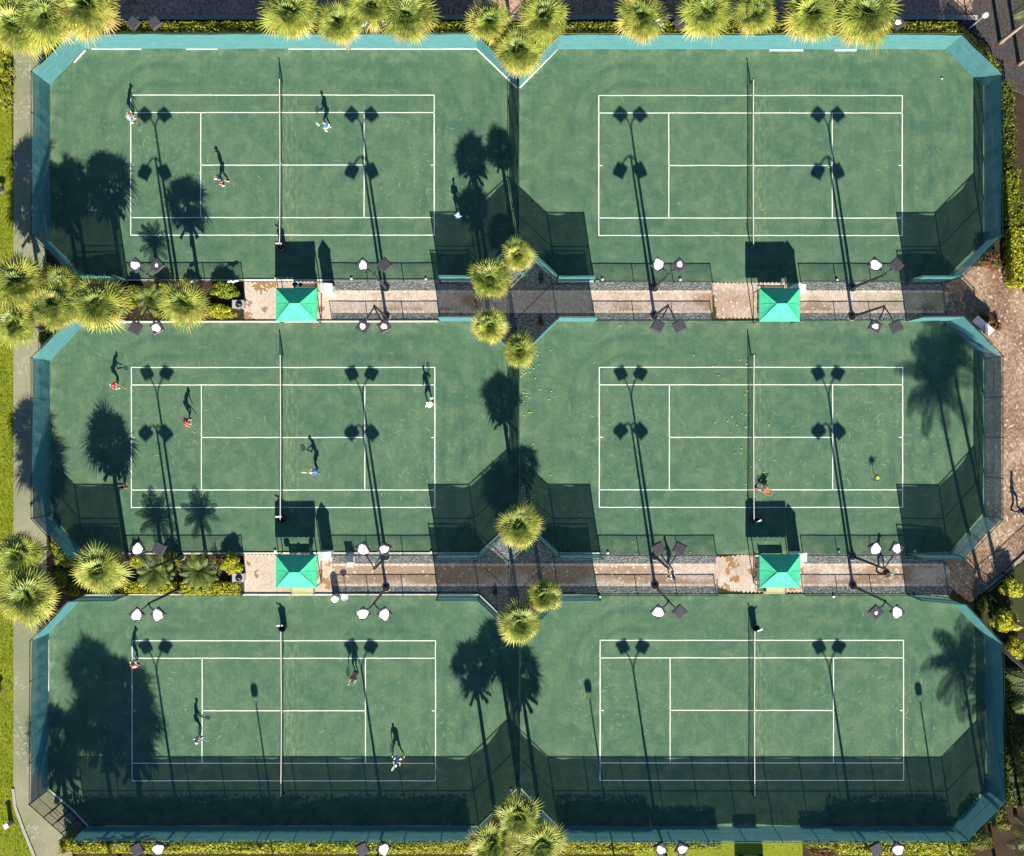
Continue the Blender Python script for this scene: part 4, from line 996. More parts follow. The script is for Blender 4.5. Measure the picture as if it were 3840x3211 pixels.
# ------------------------------------------------------------------ palms
def frame_of(d, hint=Vector((0, 0, 1))):
    d = d.normalized(); s = d.cross(hint)
    if s.length < 1e-4: s = Vector((1, 0, 0))
    s.normalize(); return d, s, s.cross(d).normalized()
def fan_crown(seed, nf, Rr, warm=.5):
    """fan palm crown: petioles with pleated fans split into pointed, drooping segments"""
    rr = random.Random(seed); mb = MB()
    for i in range(nf):
        u = (i + .5) / nf                       # 0 young and upright, 1 old and hanging
        az = i * 2.39996 + rr.uniform(-.25, .25)
        el = math.radians(80 - 98 * u ** .85 + rr.uniform(-13, 13)); rv = rr.uniform(.80, 1.18)
        d0 = Vector((math.cos(az) * math.cos(el), math.sin(az) * math.cos(el), math.sin(el)))
        pl = Rr * (.26 + .24 * min(1, u * 2)) * rv
        d, s, n = frame_of(d0)
        tip = d * pl + Vector((0, 0, -.05 * u * pl)); 
        mb.tube([d * .03, d * pl * .6, tip], [.022, .016, .012], 4, (.16, .20, .05), cap=False)
        fr = Rr * (.50 + .16 * math.sin(math.pi * u)) * rv
        fd = (d + Vector((0, 0, -.12 - .22 * u))).normalized(); fd, s, n = frame_of(fd)
        if n.z < 0: n = -n
        roll = rr.uniform(-.5, .5); s, n = s * math.cos(roll) + n * math.sin(roll), n * math.cos(roll) - s * math.sin(roll)
        ns = 19; spread = math.radians(rr.uniform(85, 135))
        w_ = rr.random()
        if u < .22: base = lerp3((.17, .25, .055), (.24, .31, .065), w_)
        elif u < .66: base = lerp3((.24, .30, .055), (.38, .41, .075), w_)
        elif u < .88: base = lerp3((.34, .36, .065), (.50, .46, .10), w_)
        else: base = lerp3((.42, .39, .09), (.54, .34, .15), w_ if w_ > 1 - warm else .1)
        for k in range(ns):
            a = spread * ((k + .5) / ns * 2 - 1) + rr.uniform(-.03, .03)
            ln = fr * (.62 + .38 * math.cos(a * .72)) * rr.uniform(.86, 1.06)
            dirv = fd * math.cos(a) + s * math.sin(a)
            dirv = (dirv + n * (.18 * abs(math.sin(a)) - .08)).normalized()
            side = dirv.cross(n).normalized(); w = .027 * Rr * (1.1 - .25 * abs(a) / spread)
            p0 = tip; p1 = tip + dirv * ln * .52 + n * .012 * (k % 2); droop = ln * rr.uniform(.02, .30) * (.4 + u)
            p2 = tip + dirv * ln + Vector((0, 0, -droop))
            kk = rr.uniform(.70, 1.25); col = (base[0] * kk, base[1] * kk, base[2] * kk)
            if rr.random() < .12 * u * 2 * warm: col = lerp3(col, (.46, .30, .12), .6)
            mb.add([p0 - side * w * .25, p0 + side * w * .25, p1 + side * w, p1 - side * w, p2], [(0, 1, 2, 3), (3, 2, 4)], col)
    for i in range(26):                         # dry boots and hanging skirt below the crown
        az = i * 2.4; r0 = .13; z = -.05 - .03 * i
        d = Vector((math.cos(az), math.sin(az), -.35)); side = Vector((-math.sin(az), math.cos(az), 0))
        p = Vector((math.cos(az) * r0, math.sin(az) * r0, z)); q = p + d * rr.uniform(.25, .5) * Rr
        mb.add([p - side * .05, p + side * .05, q + side * .09 + Vector((0, 0, -.1)), q - side * .09 + Vector((0, 0, -.12))], [(0, 1, 2, 3)], lerp3((.20, .15, .09), (.36, .25, .15), rr.random()))
    return mb.mesh('crown', M['frond'])
def feather_crown(seed, nf, Rr, base0=(.10, .17, .035), base1=(.22, .25, .05), droop=.55):
    rr = random.Random(seed); mb = MB()
    for i in range(nf):
        u = (i + .5) / nf; az = i * 2.39996 + rr.uniform(-.2, .2); el = math.radians(80 - 78 * u + rr.uniform(-6, 6))
        h = Vector((math.cos(az), math.sin(az), 0)); ln = Rr * rr.uniform(.9, 1.1) * (1 + .15 * math.sin(math.pi * u))
        pts = []; p = Vector((0, 0, 0)); e = el; n = 12
        for j in range(n + 1):
            pts.append(p.copy()); p = p + (h * math.cos(e) + Vector((0, 0, math.sin(e)))) * ln / n; e -= droop * 1.9 / n * (.5 + 1.3 * j / n)
        mb.tube(pts, [.028 * (1 - .8 * j / n) for j in range(n + 1)], 4, lerp3(base0, (.24, .22, .09), .5), cap=False)
        side = Vector((-h.y, h.x, 0)); c0 = lerp3(base0, base1, rr.random() * .6 + .4 * u)
        for j in range(2, n * 3):
            t = j / (n * 3); f = t * n; a = int(f); b = min(n, a + 1); q = pts[a].lerp(pts[b], f - a); tg = (pts[b] - pts[a]).normalized()
            l2 = Rr * .30 * math.sin(math.pi * (.12 + .83 * t)) ** .7
            for s in (-1, 1):
                d = (side * s * .86 + tg * .55 + Vector((0, 0, -.35 + rr.uniform(-.15, .1)))).normalized()
                w = tg * .020 * Rr * .55; m = q + d * l2 * .55; e2 = q + d * l2 + Vector((0, 0, -.16 * l2)); k = rr.uniform(.75, 1.2)
                mb.add([q - w * .5, q + w * .5, m + w, m - w, e2], [(0, 1, 2, 3), (3, 2, 4)], (c0[0] * k, c0[1] * k, c0[2] * k))
    return mb.mesh('crown', M['frond'])
def trunk_mesh(h, r0=.17, r1=.13, lean=(0, 0), mat='bark', seed=0):
    rr = random.Random(seed); n = 14; pts = []; rs = []
    for i in range(n + 1):
        u = i / n; pts.append((lean[0] * (1 - u) ** 1.6, lean[1] * (1 - u) ** 1.6, h * u)); rs.append((r0 * 1.25 if i == 0 else r0 + (r1 - r0) * u) * (1 + rr.uniform(-.05, .05)))
    return MB().tube(pts, rs, 10).mesh('trunk', M[mat], True)
FANS = [fan_crown(s, n, 1.0, w) for s, n, w in ((1, 44, .35), (2, 40, .6), (3, 47, .5), (4, 42, .8), (5, 38, .3))]
FEATH = [feather_crown(21, 26, 1.0), feather_crown(22, 24, 1.0)]
COCO = [feather_crown(31, 22, 1.0, (.07, .12, .03), (.16, .18, .045), .75), feather_crown(32, 24, 1.0, (.10, .14, .03), (.26, .24, .05), .75)]
npalm = 0
def palm(x, y, r, h, label, kind='fan', apparent=True, lean=(0, 0), group='palms around the courts', squash=.72, tr=.17):
    """x, y: where the crown is seen; r: crown radius in picture units"""
    global npalm; npalm += 1
    p = UP(x, y, h) if apparent else G(x, y)
    k = (H - h) / H; rad = r / S * (k if apparent else 1)
    t = thing({'fan': 'fan_palm', 'feather': 'date_palm', 'coco': 'coconut_palm'}[kind], label, 'palm tree', p, 0, group)
    inst('trunk', trunk_mesh(h, tr, tr * .75, lean, 'tan_trunk' if kind == 'coco' else 'bark', npalm), t)
    src = {'fan': FANS, 'feather': FEATH, 'coco': COCO}[kind]
    rk = random.Random(npalm * 77)
    inst('crown', src[npalm % len(src)], t, (0, 0, h), (rk.uniform(-.07, .07), rk.uniform(-.07, .07), rk.uniform(0, 6.28)), (rad * rk.uniform(.95, 1.05), rad * rk.uniform(.95, 1.05), rad * squash))
    return t
P_ = [ # middle diamonds
 (1942, 957, 64, 5.4, 'upper of two fan palms in the gravel below the top dividing fence'), (1835, 1045, 80, 6.0, 'large fan palm hanging over the upper brick path'),
 (1838, 1222, 64, 5.8, 'fan palm on the left below the upper brick path'), (1947, 1312, 66, 5.6, 'fan palm at the head of the middle dividing fence'),
 (1947, 1970, 82, 5.5, 'round single fan palm at the foot of the middle dividing fence'), (2037, 2236, 66, 5.6, 'smaller fan palm on the right below the lower brick path'), (1948, 2332, 80, 5.6, 'fan palm at the head of the bottom dividing fence'),
 # top cluster between the two top courts
 (1836, 84, 84, 5.6, 'left fan palm of the three between the two top courts'), (2039, 70, 104, 5.9, 'right fan palm of the three between the two top courts'), (1944, 190, 92, 5.6, 'front fan palm of the three hanging over the top fence fork'),
 # top row
 (70, 100, 110, 5.8, 'big yellowing fan palm in the top left corner'), (170, 62, 120, 6.0, 'second fan palm from the top left corner'), (330, 25, 125, 6.2, 'third fan palm from the top left corner, left of a floodlight'),
 (1086, 52, 108, 6.0, 'leftmost fan palm of the four overhanging the top fence of top left court'), (1266, 84, 84, 5.4, 'second fan palm overhanging the top left court, orange tipped'), (1392, 24, 98, 6.1, 'third fan palm overhanging the top left court, behind floodlight'), (1522, 58, 112, 5.9, 'fourth fan palm overhanging the top left court'),
 (2407, 62, 98, 5.7, 'fan palm left of the first floodlight above the top right court'), (2648, 46, 102, 5.8, 'fan palm right of the first floodlight above the top right court'), (2833, 52, 84, 5.5, 'smaller fan palm in the middle of the top right row'), (3045, 54, 108, 5.9, 'fan palm second from the right in the top right row'), (3250, 58, 124, 6.0, 'rightmost large fan palm beside the last top floodlight'),
 # left clusters, upper
 (72, 1062, 112, 5.7, 'large fan palm at the left edge, upper of the upper left cluster'), (56, 1215, 90, 5.4, 'lower fan palm at the left edge in the upper cluster'), (206, 1150, 98, 5.3, 'middle fan palm of the upper left cluster'), (364, 1138, 112, 6.0, 'rightmost large fan palm of the upper left cluster'), (232, 1066, 74, 5.2, 'small fan palm behind the upper left corner fence'), (690, 1138, 88, 4.9, 'fan palm in the upper palm bed near the white box'),
 # left clusters, lower
 (72, 2082, 98, 5.5, 'upper fan palm at the left edge in the lower cluster'), (106, 2235, 112, 5.5, 'lower fan palm at the left edge in the lower cluster'), (378, 2136, 104, 5.4, 'single fan palm between the lower left fences'),
 # bottom cluster
 (1947, 3062, 92, 6.4, 'upper fan palm of the three at the bottom centre'), (1850, 3166, 92, 6.6, 'lower left fan palm of the three at the bottom centre'), (2034, 3168, 92, 6.3, 'lower right fan palm of the three at the bottom centre'),
]
for x, y, r, h, lab in P_: palm(x, y, r, h, lab)
palm(568, 1120, 60, 2.6, 'small feathery palm in the upper palm bed', 'feather', squash=.9)
palm(582, 2138, 76, 2.1, 'young feathery palm in the lower bed, left one', 'feather', squash=.8); palm(748, 2142, 74, 2.3, 'young feathery palm in the lower bed, right one', 'feather', squash=.8)
# tall palms standing beyond the frame: their trunks and shadows come into the picture
for x, y, r, h, lab, kind, lean in (
 (3662, 2436, 150, 12.0, 'tall coconut palm at the right edge throwing its shadow on middle right court', 'coco', (1.7, .5)), (3712, 2300, 140, 12.0, 'second tall coconut palm at the right edge beside the railing', 'coco', (1.6, -.6)),
 (3745, 165, 150, 9.0, 'coconut palm with pale trunk near the top right corner', 'coco', (.1, .1)), (3816, 246, 150, 9.0, 'coconut palm with pale trunk below the top right corner', 'coco', (.1, .1)),
 (3730, 3330, 150, 10.0, 'tall palm beyond the bottom right corner', 'coco', (.5, -.3)),
 (3800, 3060, 120, 5.0, 'dark drooping palm at the bottom right edge', 'coco', (.2, 0)), (3850, 2960, 110, 5.2, 'dark drooping palm at the right edge above another', 'coco', (.2, 0)),
 (462, 3305, 110, 9.4, 'tall fan palm beyond the bottom left edge', 'fan', (0, 0)), (580, 3378, 120, 9.5, 'tall fan palm beyond the bottom edge, left', 'fan', (0, 0)), (610, 3520, 125, 9.4, 'fan palm farther beyond the bottom edge', 'fan', (0, 0)), (490, 3480, 125, 9.4, 'fan palm beyond the bottom left hedge', 'fan', (0, 0)), (330, 3560, 125, 9.4, 'fan palm beyond the bottom left walk', 'fan', (0, 0)),
 (165, 1560, 0, 0, '', '', (0, 0)),
 ):
    if r: palm(x, y, r, h, lab, kind, apparent=False, lean=lean, group='tall palms outside the frame edge', tr=.15)

# ------------------------------------------------------------------ hedges and shrubs
def leaves_on(mb, pts, nrm, cols, rr, size=.10, jit=.10):
    for p, n in zip(pts, nrm):
        n = (n + Vector((rr.gauss(0, .5), rr.gauss(0, .5), rr.gauss(0, .45)))).normalized(); _, s, u = frame_of(n, Vector((rr.uniform(-1, 1), rr.uniform(-1, 1), rr.uniform(-.4, 1))))
        q = p + n * rr.uniform(-.5, 1) * jit; l = size * rr.uniform(.7, 1.4); w = l * rr.uniform(.38, .6)
        c = lerp3(cols[0], cols[1], min(1, max(0, rr.gauss(.5, .3)))); 
        if rr.random() < cols[3]: c = cols[2]
        mb.add([q - u * l, q + s * w, q + u * l * 1.1 + n * l * .25, q - s * w], [(0, 1, 2, 3)], c)
YG = ((.20, .25, .012), (.58, .55, .04), (.42, .30, .05), .06)       # bright yellow green
DG = ((.04, .07, .010), (.17, .19, .018), (.25, .22, .03), .08)    # deep green
MG = ((.10, .14, .010), (.34, .36, .025), (.28, .25, .03), .07)
RG = ((.05, .07, .014), (.14, .14, .03), (.42, .05, .06), .26)      # red flowering
def hedge(pts, width, h, cols, label, seed, dens=95, size=.10, gaps=.15, name='hedge', cat='hedge', group='clipped hedges'):
    """a hedge along a line of picture points"""
    rr = random.Random(seed); P = [G(*p) for p in pts]; a = P[0]
    t = thing(name, label, cat, a, 0, group); lf = MB(); core = MB(); st = MB()
    for i in range(len(P) - 1):
        p, q = P[i] - a, P[i + 1] - a; d = (q - p); l = d.length; d.normalize(); s = Vector((-d.y, d.x, 0))
        n = max(2, int(l / .45)); vs = []
        for j in range(n + 1):
            c = p + d * (l * j / n); f = 1 - .5 * (abs(2 * j / n - 1) ** 8)
            for k in range(9):
                an = math.pi * k / 8; bump_ = .80 + .16 * vnoise(j * .9 + seed, k * .8, seed)
                x = math.cos(an); z = math.sin(an)
                vs.append(c + s * (math.copysign(abs(x) ** .5, x) * width / 2 * bump_ * f) + Vector((0, 0, h * (max(0, z) ** .35) * (bump_ + .04) * (.9 + .1 * f))))
        fs = [(j * 9 + k, j * 9 + k + 1, (j + 1) * 9 + k + 1, (j + 1) * 9 + k) for j in range(n) for k in range(8)]
        fs += [tuple(range(8, -1, -1)), tuple(n * 9 + k for k in range(9))]
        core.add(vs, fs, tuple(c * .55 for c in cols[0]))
        nl = int(l * (width + 1.5 * h) * dens); ps, ns = [], []
        for _ in range(nl):
            u = rr.random(); v = rr.random()
            if vnoise(u * l * 1.3 + seed, v * 5, seed + 3) < gaps: continue
            c = p + d * (l * u); m = width / (width + 1.3 * h)
            if v < m: o = (v / m - .5); ps.append(c + s * o * width + Vector((0, 0, h * (1.0 - .10 * abs(2 * o) ** 3) * (.90 + .16 * vnoise(u * l * .8, o * 3, seed))))); ns.append(Vector((0, 0, 1)) + s * o)
            else:
                sg = 1 if rr.random() < .5 else -1; zz = rr.random() ** .7
                ps.append(c + s * sg * width / 2 * (1.02 - .15 * zz) + Vector((0, 0, h * zz))); ns.append(s * sg + Vector((0, 0, .3)))
        for e, sg in ((p, -1), (q, 1)):
            for _ in range(int(width * h * dens * .7)): ps.append(e + d * sg * .05 + s * rr.uniform(-.5, .5) * width + Vector((0, 0, rr.random() * h))); ns.append(d * sg)
        leaves_on(lf, ps, ns, cols, rr, size)
        for j in range(int(l / .8)):
            c = p + d * (j + .5) * .8; st.tube([c, c + Vector((rr.uniform(-.1, .1), rr.uniform(-.1, .1), h * .6))], [.03, .015], 5)
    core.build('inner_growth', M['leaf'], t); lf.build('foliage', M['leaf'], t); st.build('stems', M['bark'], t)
    return t
def shrub(x, y, rx, ry, h, cols, label, seed, dens=240, size=.10, apparent=True, group='shrubs in the beds', lumps=7):
    rr = random.Random(seed); o = UP(x, y, h * .8) if apparent else G(x, y); rx, ry = rx / S, ry / S
    t = thing('shrub', label, 'shrub', o, 0, group); lf = MB(); st = MB()
    for i in range(lumps):
        a = i * 2.4; q = .62 * math.sqrt((i + .3) / lumps); c = Vector((math.cos(a) * q * rx, math.sin(a) * q * ry, h * rr.uniform(.45, .68))); r = Vector((rx * rr.uniform(.38, .55), ry * rr.uniform(.38, .55), h * rr.uniform(.32, .42)))
        st.tube([(0, 0, 0), c * .6, c], [.035, .02, .01], 5); ps, ns = [], []
        for _ in range(int(dens * 3.2 * (r.x * r.y) ** .8 + 40)):
            v = Vector((rr.gauss(0, 1), rr.gauss(0, 1), rr.gauss(.25, 1))).normalized(); k = rr.uniform(.55, 1.05)
            ps.append(c + Vector((v.x * r.x, v.y * r.y, v.z * r.z)) * k); ns.append(v + Vector((0, 0, .4)))
        leaves_on(lf, ps, ns, cols, rr, size, .06)
    lf.build('foliage', M['leaf'], t); st.build('stems', M['bark'], t); return t
def spiky(x, y, r, h, cols, label, seed, n=60, group='strap leaved plants in the beds'):
    rr = random.Random(seed); o = UP(x, y, h * .6); t = thing('strap_leaved_plant', label, 'plant', o, 0, group); mb = MB(); r /= S
    nc = max(1, int(r * 5))
    for c in range(nc):
        a0 = c * 2.4; q = r * .65 * math.sqrt(c / nc); cx_, cy_ = math.cos(a0) * q, math.sin(a0) * q
        for i in range(max(10, n // 3)):
            a = rr.uniform(0, 6.28); ln = rr.uniform(.35, .7); el = rr.uniform(.3, 1.2); d = Vector((math.cos(a) * math.cos(el), math.sin(a) * math.cos(el), math.sin(el))); s = Vector((-math.sin(a), math.cos(a), 0))
            p = Vector((cx_, cy_, h * rr.uniform(.25, .6))); m = p + d * ln * .6; e = p + d * ln + Vector((0, 0, -.18)); w = rr.uniform(.025, .05); cc = lerp3(cols[0], cols[1], rr.random())
            mb.add([p - s * w * .4, p + s * w * .4, m + s * w, m - s * w, e], [(0, 1, 2, 3), (3, 2, 4)], cc)
    mb.build('foliage', M['leaf'], t); MB().tube([(0, 0, 0), (0, 0, h * .5)], [.05, .03], 6).build('stem', M['bark'], t); return t

# bottom hedges
hedge([(258, 3143), (1110, 3145), (1765, 3145)], 1.05, 1.75, YG, 'long yellow green hedge below the bottom left court', 1, 125, .085)
hedge([(2110, 3145), (2440, 3146)], 1.05, 1.75, YG, 'yellow green hedge block right of the bottom palms', 2, 125, .085)
hedge([(2452, 3143), (2690, 3143)], .80, 1.3, MG, 'lower green hedge under the right bottom fence', 3, 120, .085)
hedge([(3010, 3143), (3110, 3143)], .70, 1.1, MG, 'small hedge stub left of the flowering hedge at the bottom', 4, 120, .085)
hedge([(3120, 3147), (3560, 3147)], 1.15, 1.75, YG, 'yellow green hedge at the right end of the bottom edge', 5, 125, .085)
hedge([(280, 3168), (520, 3172)], .6, .5, YG, 'low yellow ground cover strip at the bottom left', 14, 90, .08, .35)
shrub(3080, 3195, 48, 30, .9, RG, 'red flowering shrub at the bottom edge right of the golf cart', 31); shrub(3300, 3196, 80, 26, .8, RG, 'low red flowering shrub below the bottom right hedge', 32)
shrub(3678, 3158, 56, 48, 1.6, DG, 'dark green clipped shrub at the bottom right corner', 33, 300); shrub(3606, 3196, 60, 40, 1.2, MG, 'green shrub below the bottom right corner fence', 34); shrub(3752, 3072, 40, 60, 1.5, DG, 'dark shrub outside the lower right corner fence', 35)
# top hedges
hedge([(430, 152), (960, 153), (1790, 153)], .80, 2.9, MG, 'long clipped hedge along the top fence of the top left court', 6, 120, .09, .22)
hedge([(2105, 153), (2700, 153), (3220, 153), (3530, 152)], .80, 2.9, MG, 'long clipped hedge along the top fence of the top right court', 7, 120, .09, .22)
hedge([(3560, 132), (3640, 200), (3712, 290)], .95, 1.3, MG, 'hedge bending round the top right corner fence', 8, 120, .09)
hedge([(300, 120), (236, 190), (180, 262)], .7, 1.1, DG, 'dark hedge outside the top left corner fence', 9, 90, .09, .3)
for y, r, s_ in ((205, 52, 41), (285, 44, 42), (345, 50, 43), (395, 40, 44)): spiky(22, y, r, 1.0, ((.12, .15, .015), (.42, .40, .04)), f'yellow strap leaved plant at the left edge, {["first","second","third","fourth"][s_-41]} below the corner palm', s_, 90)
# right edge
hedge([(3752, 330), (3768, 640)], 1.0, 1.3, DG, 'dark hedge outside the right fence of the top right court', 10, 100, .09, .3)
hedge([(3772, 660), (3786, 850)], 1.15, 1.4, MG, 'bright hedge outside the right fence, upper half', 11, 120, .095)
hedge([(3806, 868), (3812, 1075)], 1.9, 1.5, YG, 'broad yellow green hedge with pink flowers above the brick walk', 12, 120, .095, .08)
shrub(3722, 976, 46, 44, 1.2, RG, 'red flowering shrub in the corner above the brick walk', 51, 330, .085); shrub(3700, 1196, 34, 22, .7, RG, 'red flowers beside the notice board, upper clump', 52, 330, .07); shrub(3742, 1226, 18, 18, .6, RG, 'red flowers beside the notice board, lower clump', 53, 330, .07)
shrub(3800, 2210, 46, 42, 1.5, YG, 'bright shrub beyond the railing at the right edge', 54); shrub(3780, 2335, 62, 46, 1.8, YG, 'bright yellow shrub outside the upper right corner of bottom right court', 55); shrub(3815, 2440, 40, 50, 1.6, YG, 'bright yellow shrub at the right edge below the corner fence', 56)
shrub(3700, 2270, 30, 34, 1.0, DG, 'dark shrub at the foot of the short railing', 57)
hedge([(3782, 2500), (3790, 3000)], 1.8, 1.5, DG, 'dark hedge outside the right fence of the bottom right court', 13, 100, .09, .3)
shrub(3800, 2800, 52, 60, 1.3, DG, 'dark shrub at the right edge halfway down the bottom right court', 58)
# upper palm bed
shrub(840, 1092, 62, 34, 1.0, ((.10, .17, .012), (.30, .36, .03), (.4, .4, .05), .05), 'bright green shrub at the right end of the upper bed', 61, 330, .085); shrub(826, 1172, 66, 30, .9, YG, 'yellow green shrub at the lower right of the upper bed', 62, 330, .085)
for x, y, rx, ry, c, lab, s_ in ((420, 1085, 48, 26, YG, 'yellowish shrub between palms at the top of the upper bed', 63), (500, 1098, 34, 30, MG, 'green shrub left of the small feathery palm', 64), (610, 1082, 40, 24, YG, 'yellow shrub above the small feathery palm', 65), (620, 1175, 52, 24, MG, 'green shrub at the lower middle of the upper bed', 66), (720, 1085, 40, 24, MG, 'green shrub above the white cloth', 67), (185, 1025, 40, 40, DG, 'dark shrub outside the lower left corner fence of top left court', 68), (165, 1268, 26, 40, DG, 'dark shrub outside the upper left corner fence of middle left court', 69), (470, 1130, 40, 40, MG, 'green shrub right of the big palm in the upper bed', 70)):
    shrub(x, y, rx, ry, .9, c, lab, s_, 280, .085)
# lower palm bed
shrub(866, 2118, 48, 44, 1.15, YG, 'round bright yellow green shrub right end of the lower bed, upper', 71, 360, .085)
hedge([(690, 2202), (906, 2204)], .95, .9, YG, 'bright hedge at the lower right of the lower bed', 15, 140, .085, .05); hedge([(478, 2198), (660, 2200)], .75, .9, YG, 'bright hedge at the lower middle of the lower bed', 16, 140, .085, .08)
for x, y, rx, ry, c, lab, s_ in ((240, 2100, 48, 36, MG, 'green shrub beside the lower left corner fence of middle left court', 72), (225, 2180, 44, 46, DG, 'dark shrub left of the single palm', 73), (270, 2215, 50, 28, DG, 'dark shrub below the single palm', 74), (510, 2108, 30, 26, YG, 'yellow shrub at the top of the lower bed', 75), (640, 2100, 38, 30, MG, 'green shrub right of the young palm in the lower bed', 76), (450, 2200, 26, 26, MG, 'green shrub left of the bright hedge', 77), (205, 2040, 24, 60, MG, 'narrow shrub along the lower left corner fence', 78)):
    shrub(x, y, rx, ry, .9, c, lab, s_, 280, .085)
spiky(660, 2112, 30, .8, ((.05, .08, .02), (.18, .2, .05)), 'dark strap leaved plant left of the right young palm', 45, 70); spiky(812, 2118, 34, .9, ((.06, .10, .03), (.24, .24, .06)), 'strap leaved plant right of the right young palm', 46, 80); spiky(255, 2150, 30, .8, ((.03, .06, .015), (.10, .13, .03)), 'dark strap leaved plant left of the single palm', 47, 70)
for x, y, lab in ((2029, 1052, 'small brown tuft in the gravel under the upper palms'), (2028, 1208, 'dark brown tuft in the gravel below the upper path'), (1857, 2226, 'dark tuft in the gravel below the lower path')):
    shrub(x, y, 13, 13, .35, ((.05, .03, .02), (.13, .08, .045), (.2, .12, .06), .1), lab, int(x), 300, .05, group='small dry tufts in the gravel', lumps=4)
# weeds along the kerbs
mb = MB(); rr = random.Random(77)
for (a, b, n) in (((330, 180), (1790, 180), 420), ((2100, 183), (3540, 184), 240), ((3560, 200), (3690, 320), 160), ((330, 3090), (900, 3092), 260), ((900, 3092), (1790, 3094), 130), ((2100, 3092), (3560, 3092), 260), ((190, 2950), (330, 3085), 150)):
    for i in range(n):
        u = rr.random()
        if vnoise(u * 17 + a[0], 3, 5) < .45: continue
        p = G(a[0] + (b[0] - a[0]) * u, a[1] + (b[1] - a[1]) * u + rr.uniform(-3, 5)); an = rr.uniform(0, 6.28); d = Vector((math.cos(an), math.sin(an), 0)); s = Vector((-d.y, d.x, 0)); l = rr.uniform(.05, .16)
        mb.add([p + s * .02, p - s * .02, p + d * l + Vector((0, 0, l * .8))], [(0, 1, 2)], lerp3((.16, .2, .03), (.42, .40, .12), rr.random()))
tag(mb.build('weeds', M['leaf'], loc=(0, 0, .04)), 'dry weeds sprouting along the fence kerbs', 'weeds', kind='stuff')
# fallen leaves on the beds
mb = MB()
for i in range(2600):
    if rr.random() < .45: x, y = rr.uniform(300, 3600), rr.uniform(3150, 3230)
    elif rr.random() < .5: x, y = rr.uniform(320, 900), rr.uniform(1065, 1200)
    else: x, y = rr.uniform(320, 900), rr.uniform(2085, 2225)
    p = G(x, y, .012); a = rr.uniform(0, 6.28); l = rr.uniform(.03, .08); d = Vector((math.cos(a), math.sin(a), .2)) * l; s = Vector((-math.sin(a), math.cos(a), 0)) * l * .5
    mb.add([p - d, p + s, p + d + Vector((0, 0, .02)), p - s], [(0, 1, 2, 3)], lerp3((.10, .05, .025), (.36, .24, .12), rr.random()))
tag(mb.build('fallen_leaves', M['leaf']), 'brown fallen leaves on the beds', 'leaves', kind='stuff')
# ------------------------------------------------------------------ people
def skin_mesh(name, chains, mat, sub=1):
    """chains: lists of (point, radius) or (point, (rx, ry)); chains that share an exact point are joined there"""
    idx = {}; vs = []; rad = []; es = []; roots = []
    for ch in chains:
        prev = None; fresh = tuple(round(c, 4) for c in ch[0][0]) not in idx
        for p, r in ch:
            k = tuple(round(c, 4) for c in p)
            if k not in idx: idx[k] = len(vs); vs.append(tuple(p)); rad.append(r if hasattr(r, '__len__') else (r, r))
            i = idx[k]
            if prev is not None and prev != i: es.append((prev, i))
            prev = i
        if fresh: roots.append(idx[tuple(round(c, 4) for c in ch[0][0])])
    me = bpy.data.meshes.new(name + '_net'); me.from_pydata(vs, es, [])
    o = bpy.data.objects.new(name + '_net', me); C.objects.link(o)
    md = o.modifiers.new('s', 'SKIN'); md.use_smooth_shade = True
    sv = me.skin_vertices[0].data if me.skin_vertices else None
    if sv is None: me.attributes  # the layer appears with the modifier
    for i, r in enumerate(rad): me.skin_vertices[0].data[i].radius = r; me.skin_vertices[0].data[i].use_root = i in roots
    s2 = o.modifiers.new('d', 'SUBSURF'); s2.levels = sub; s2.render_levels = sub
    dg = bpy.context.evaluated_depsgraph_get(); m2 = bpy.data.meshes.new_from_object(o.evaluated_get(dg)); m2.name = name
    m2.materials.clear(); m2.materials.append(mat)
    bpy.data.objects.remove(o); bpy.data.meshes.remove(me)
    return m2
def ik(a, b, l1, l2, hint):
    a, b, hint = Vector(a), Vector(b), Vector(hint); d = b - a; L_ = min(d.length, (l1 + l2) * .998); u = d.normalized()
    b = a + u * L_; x = (l1 * l1 - l2 * l2 + L_ * L_) / (2 * L_); h = math.sqrt(max(0, l1 * l1 - x * x)); n = (hint - u * hint.dot(u)).normalized()
    return a + u * x + n * h, b
npeople = 0
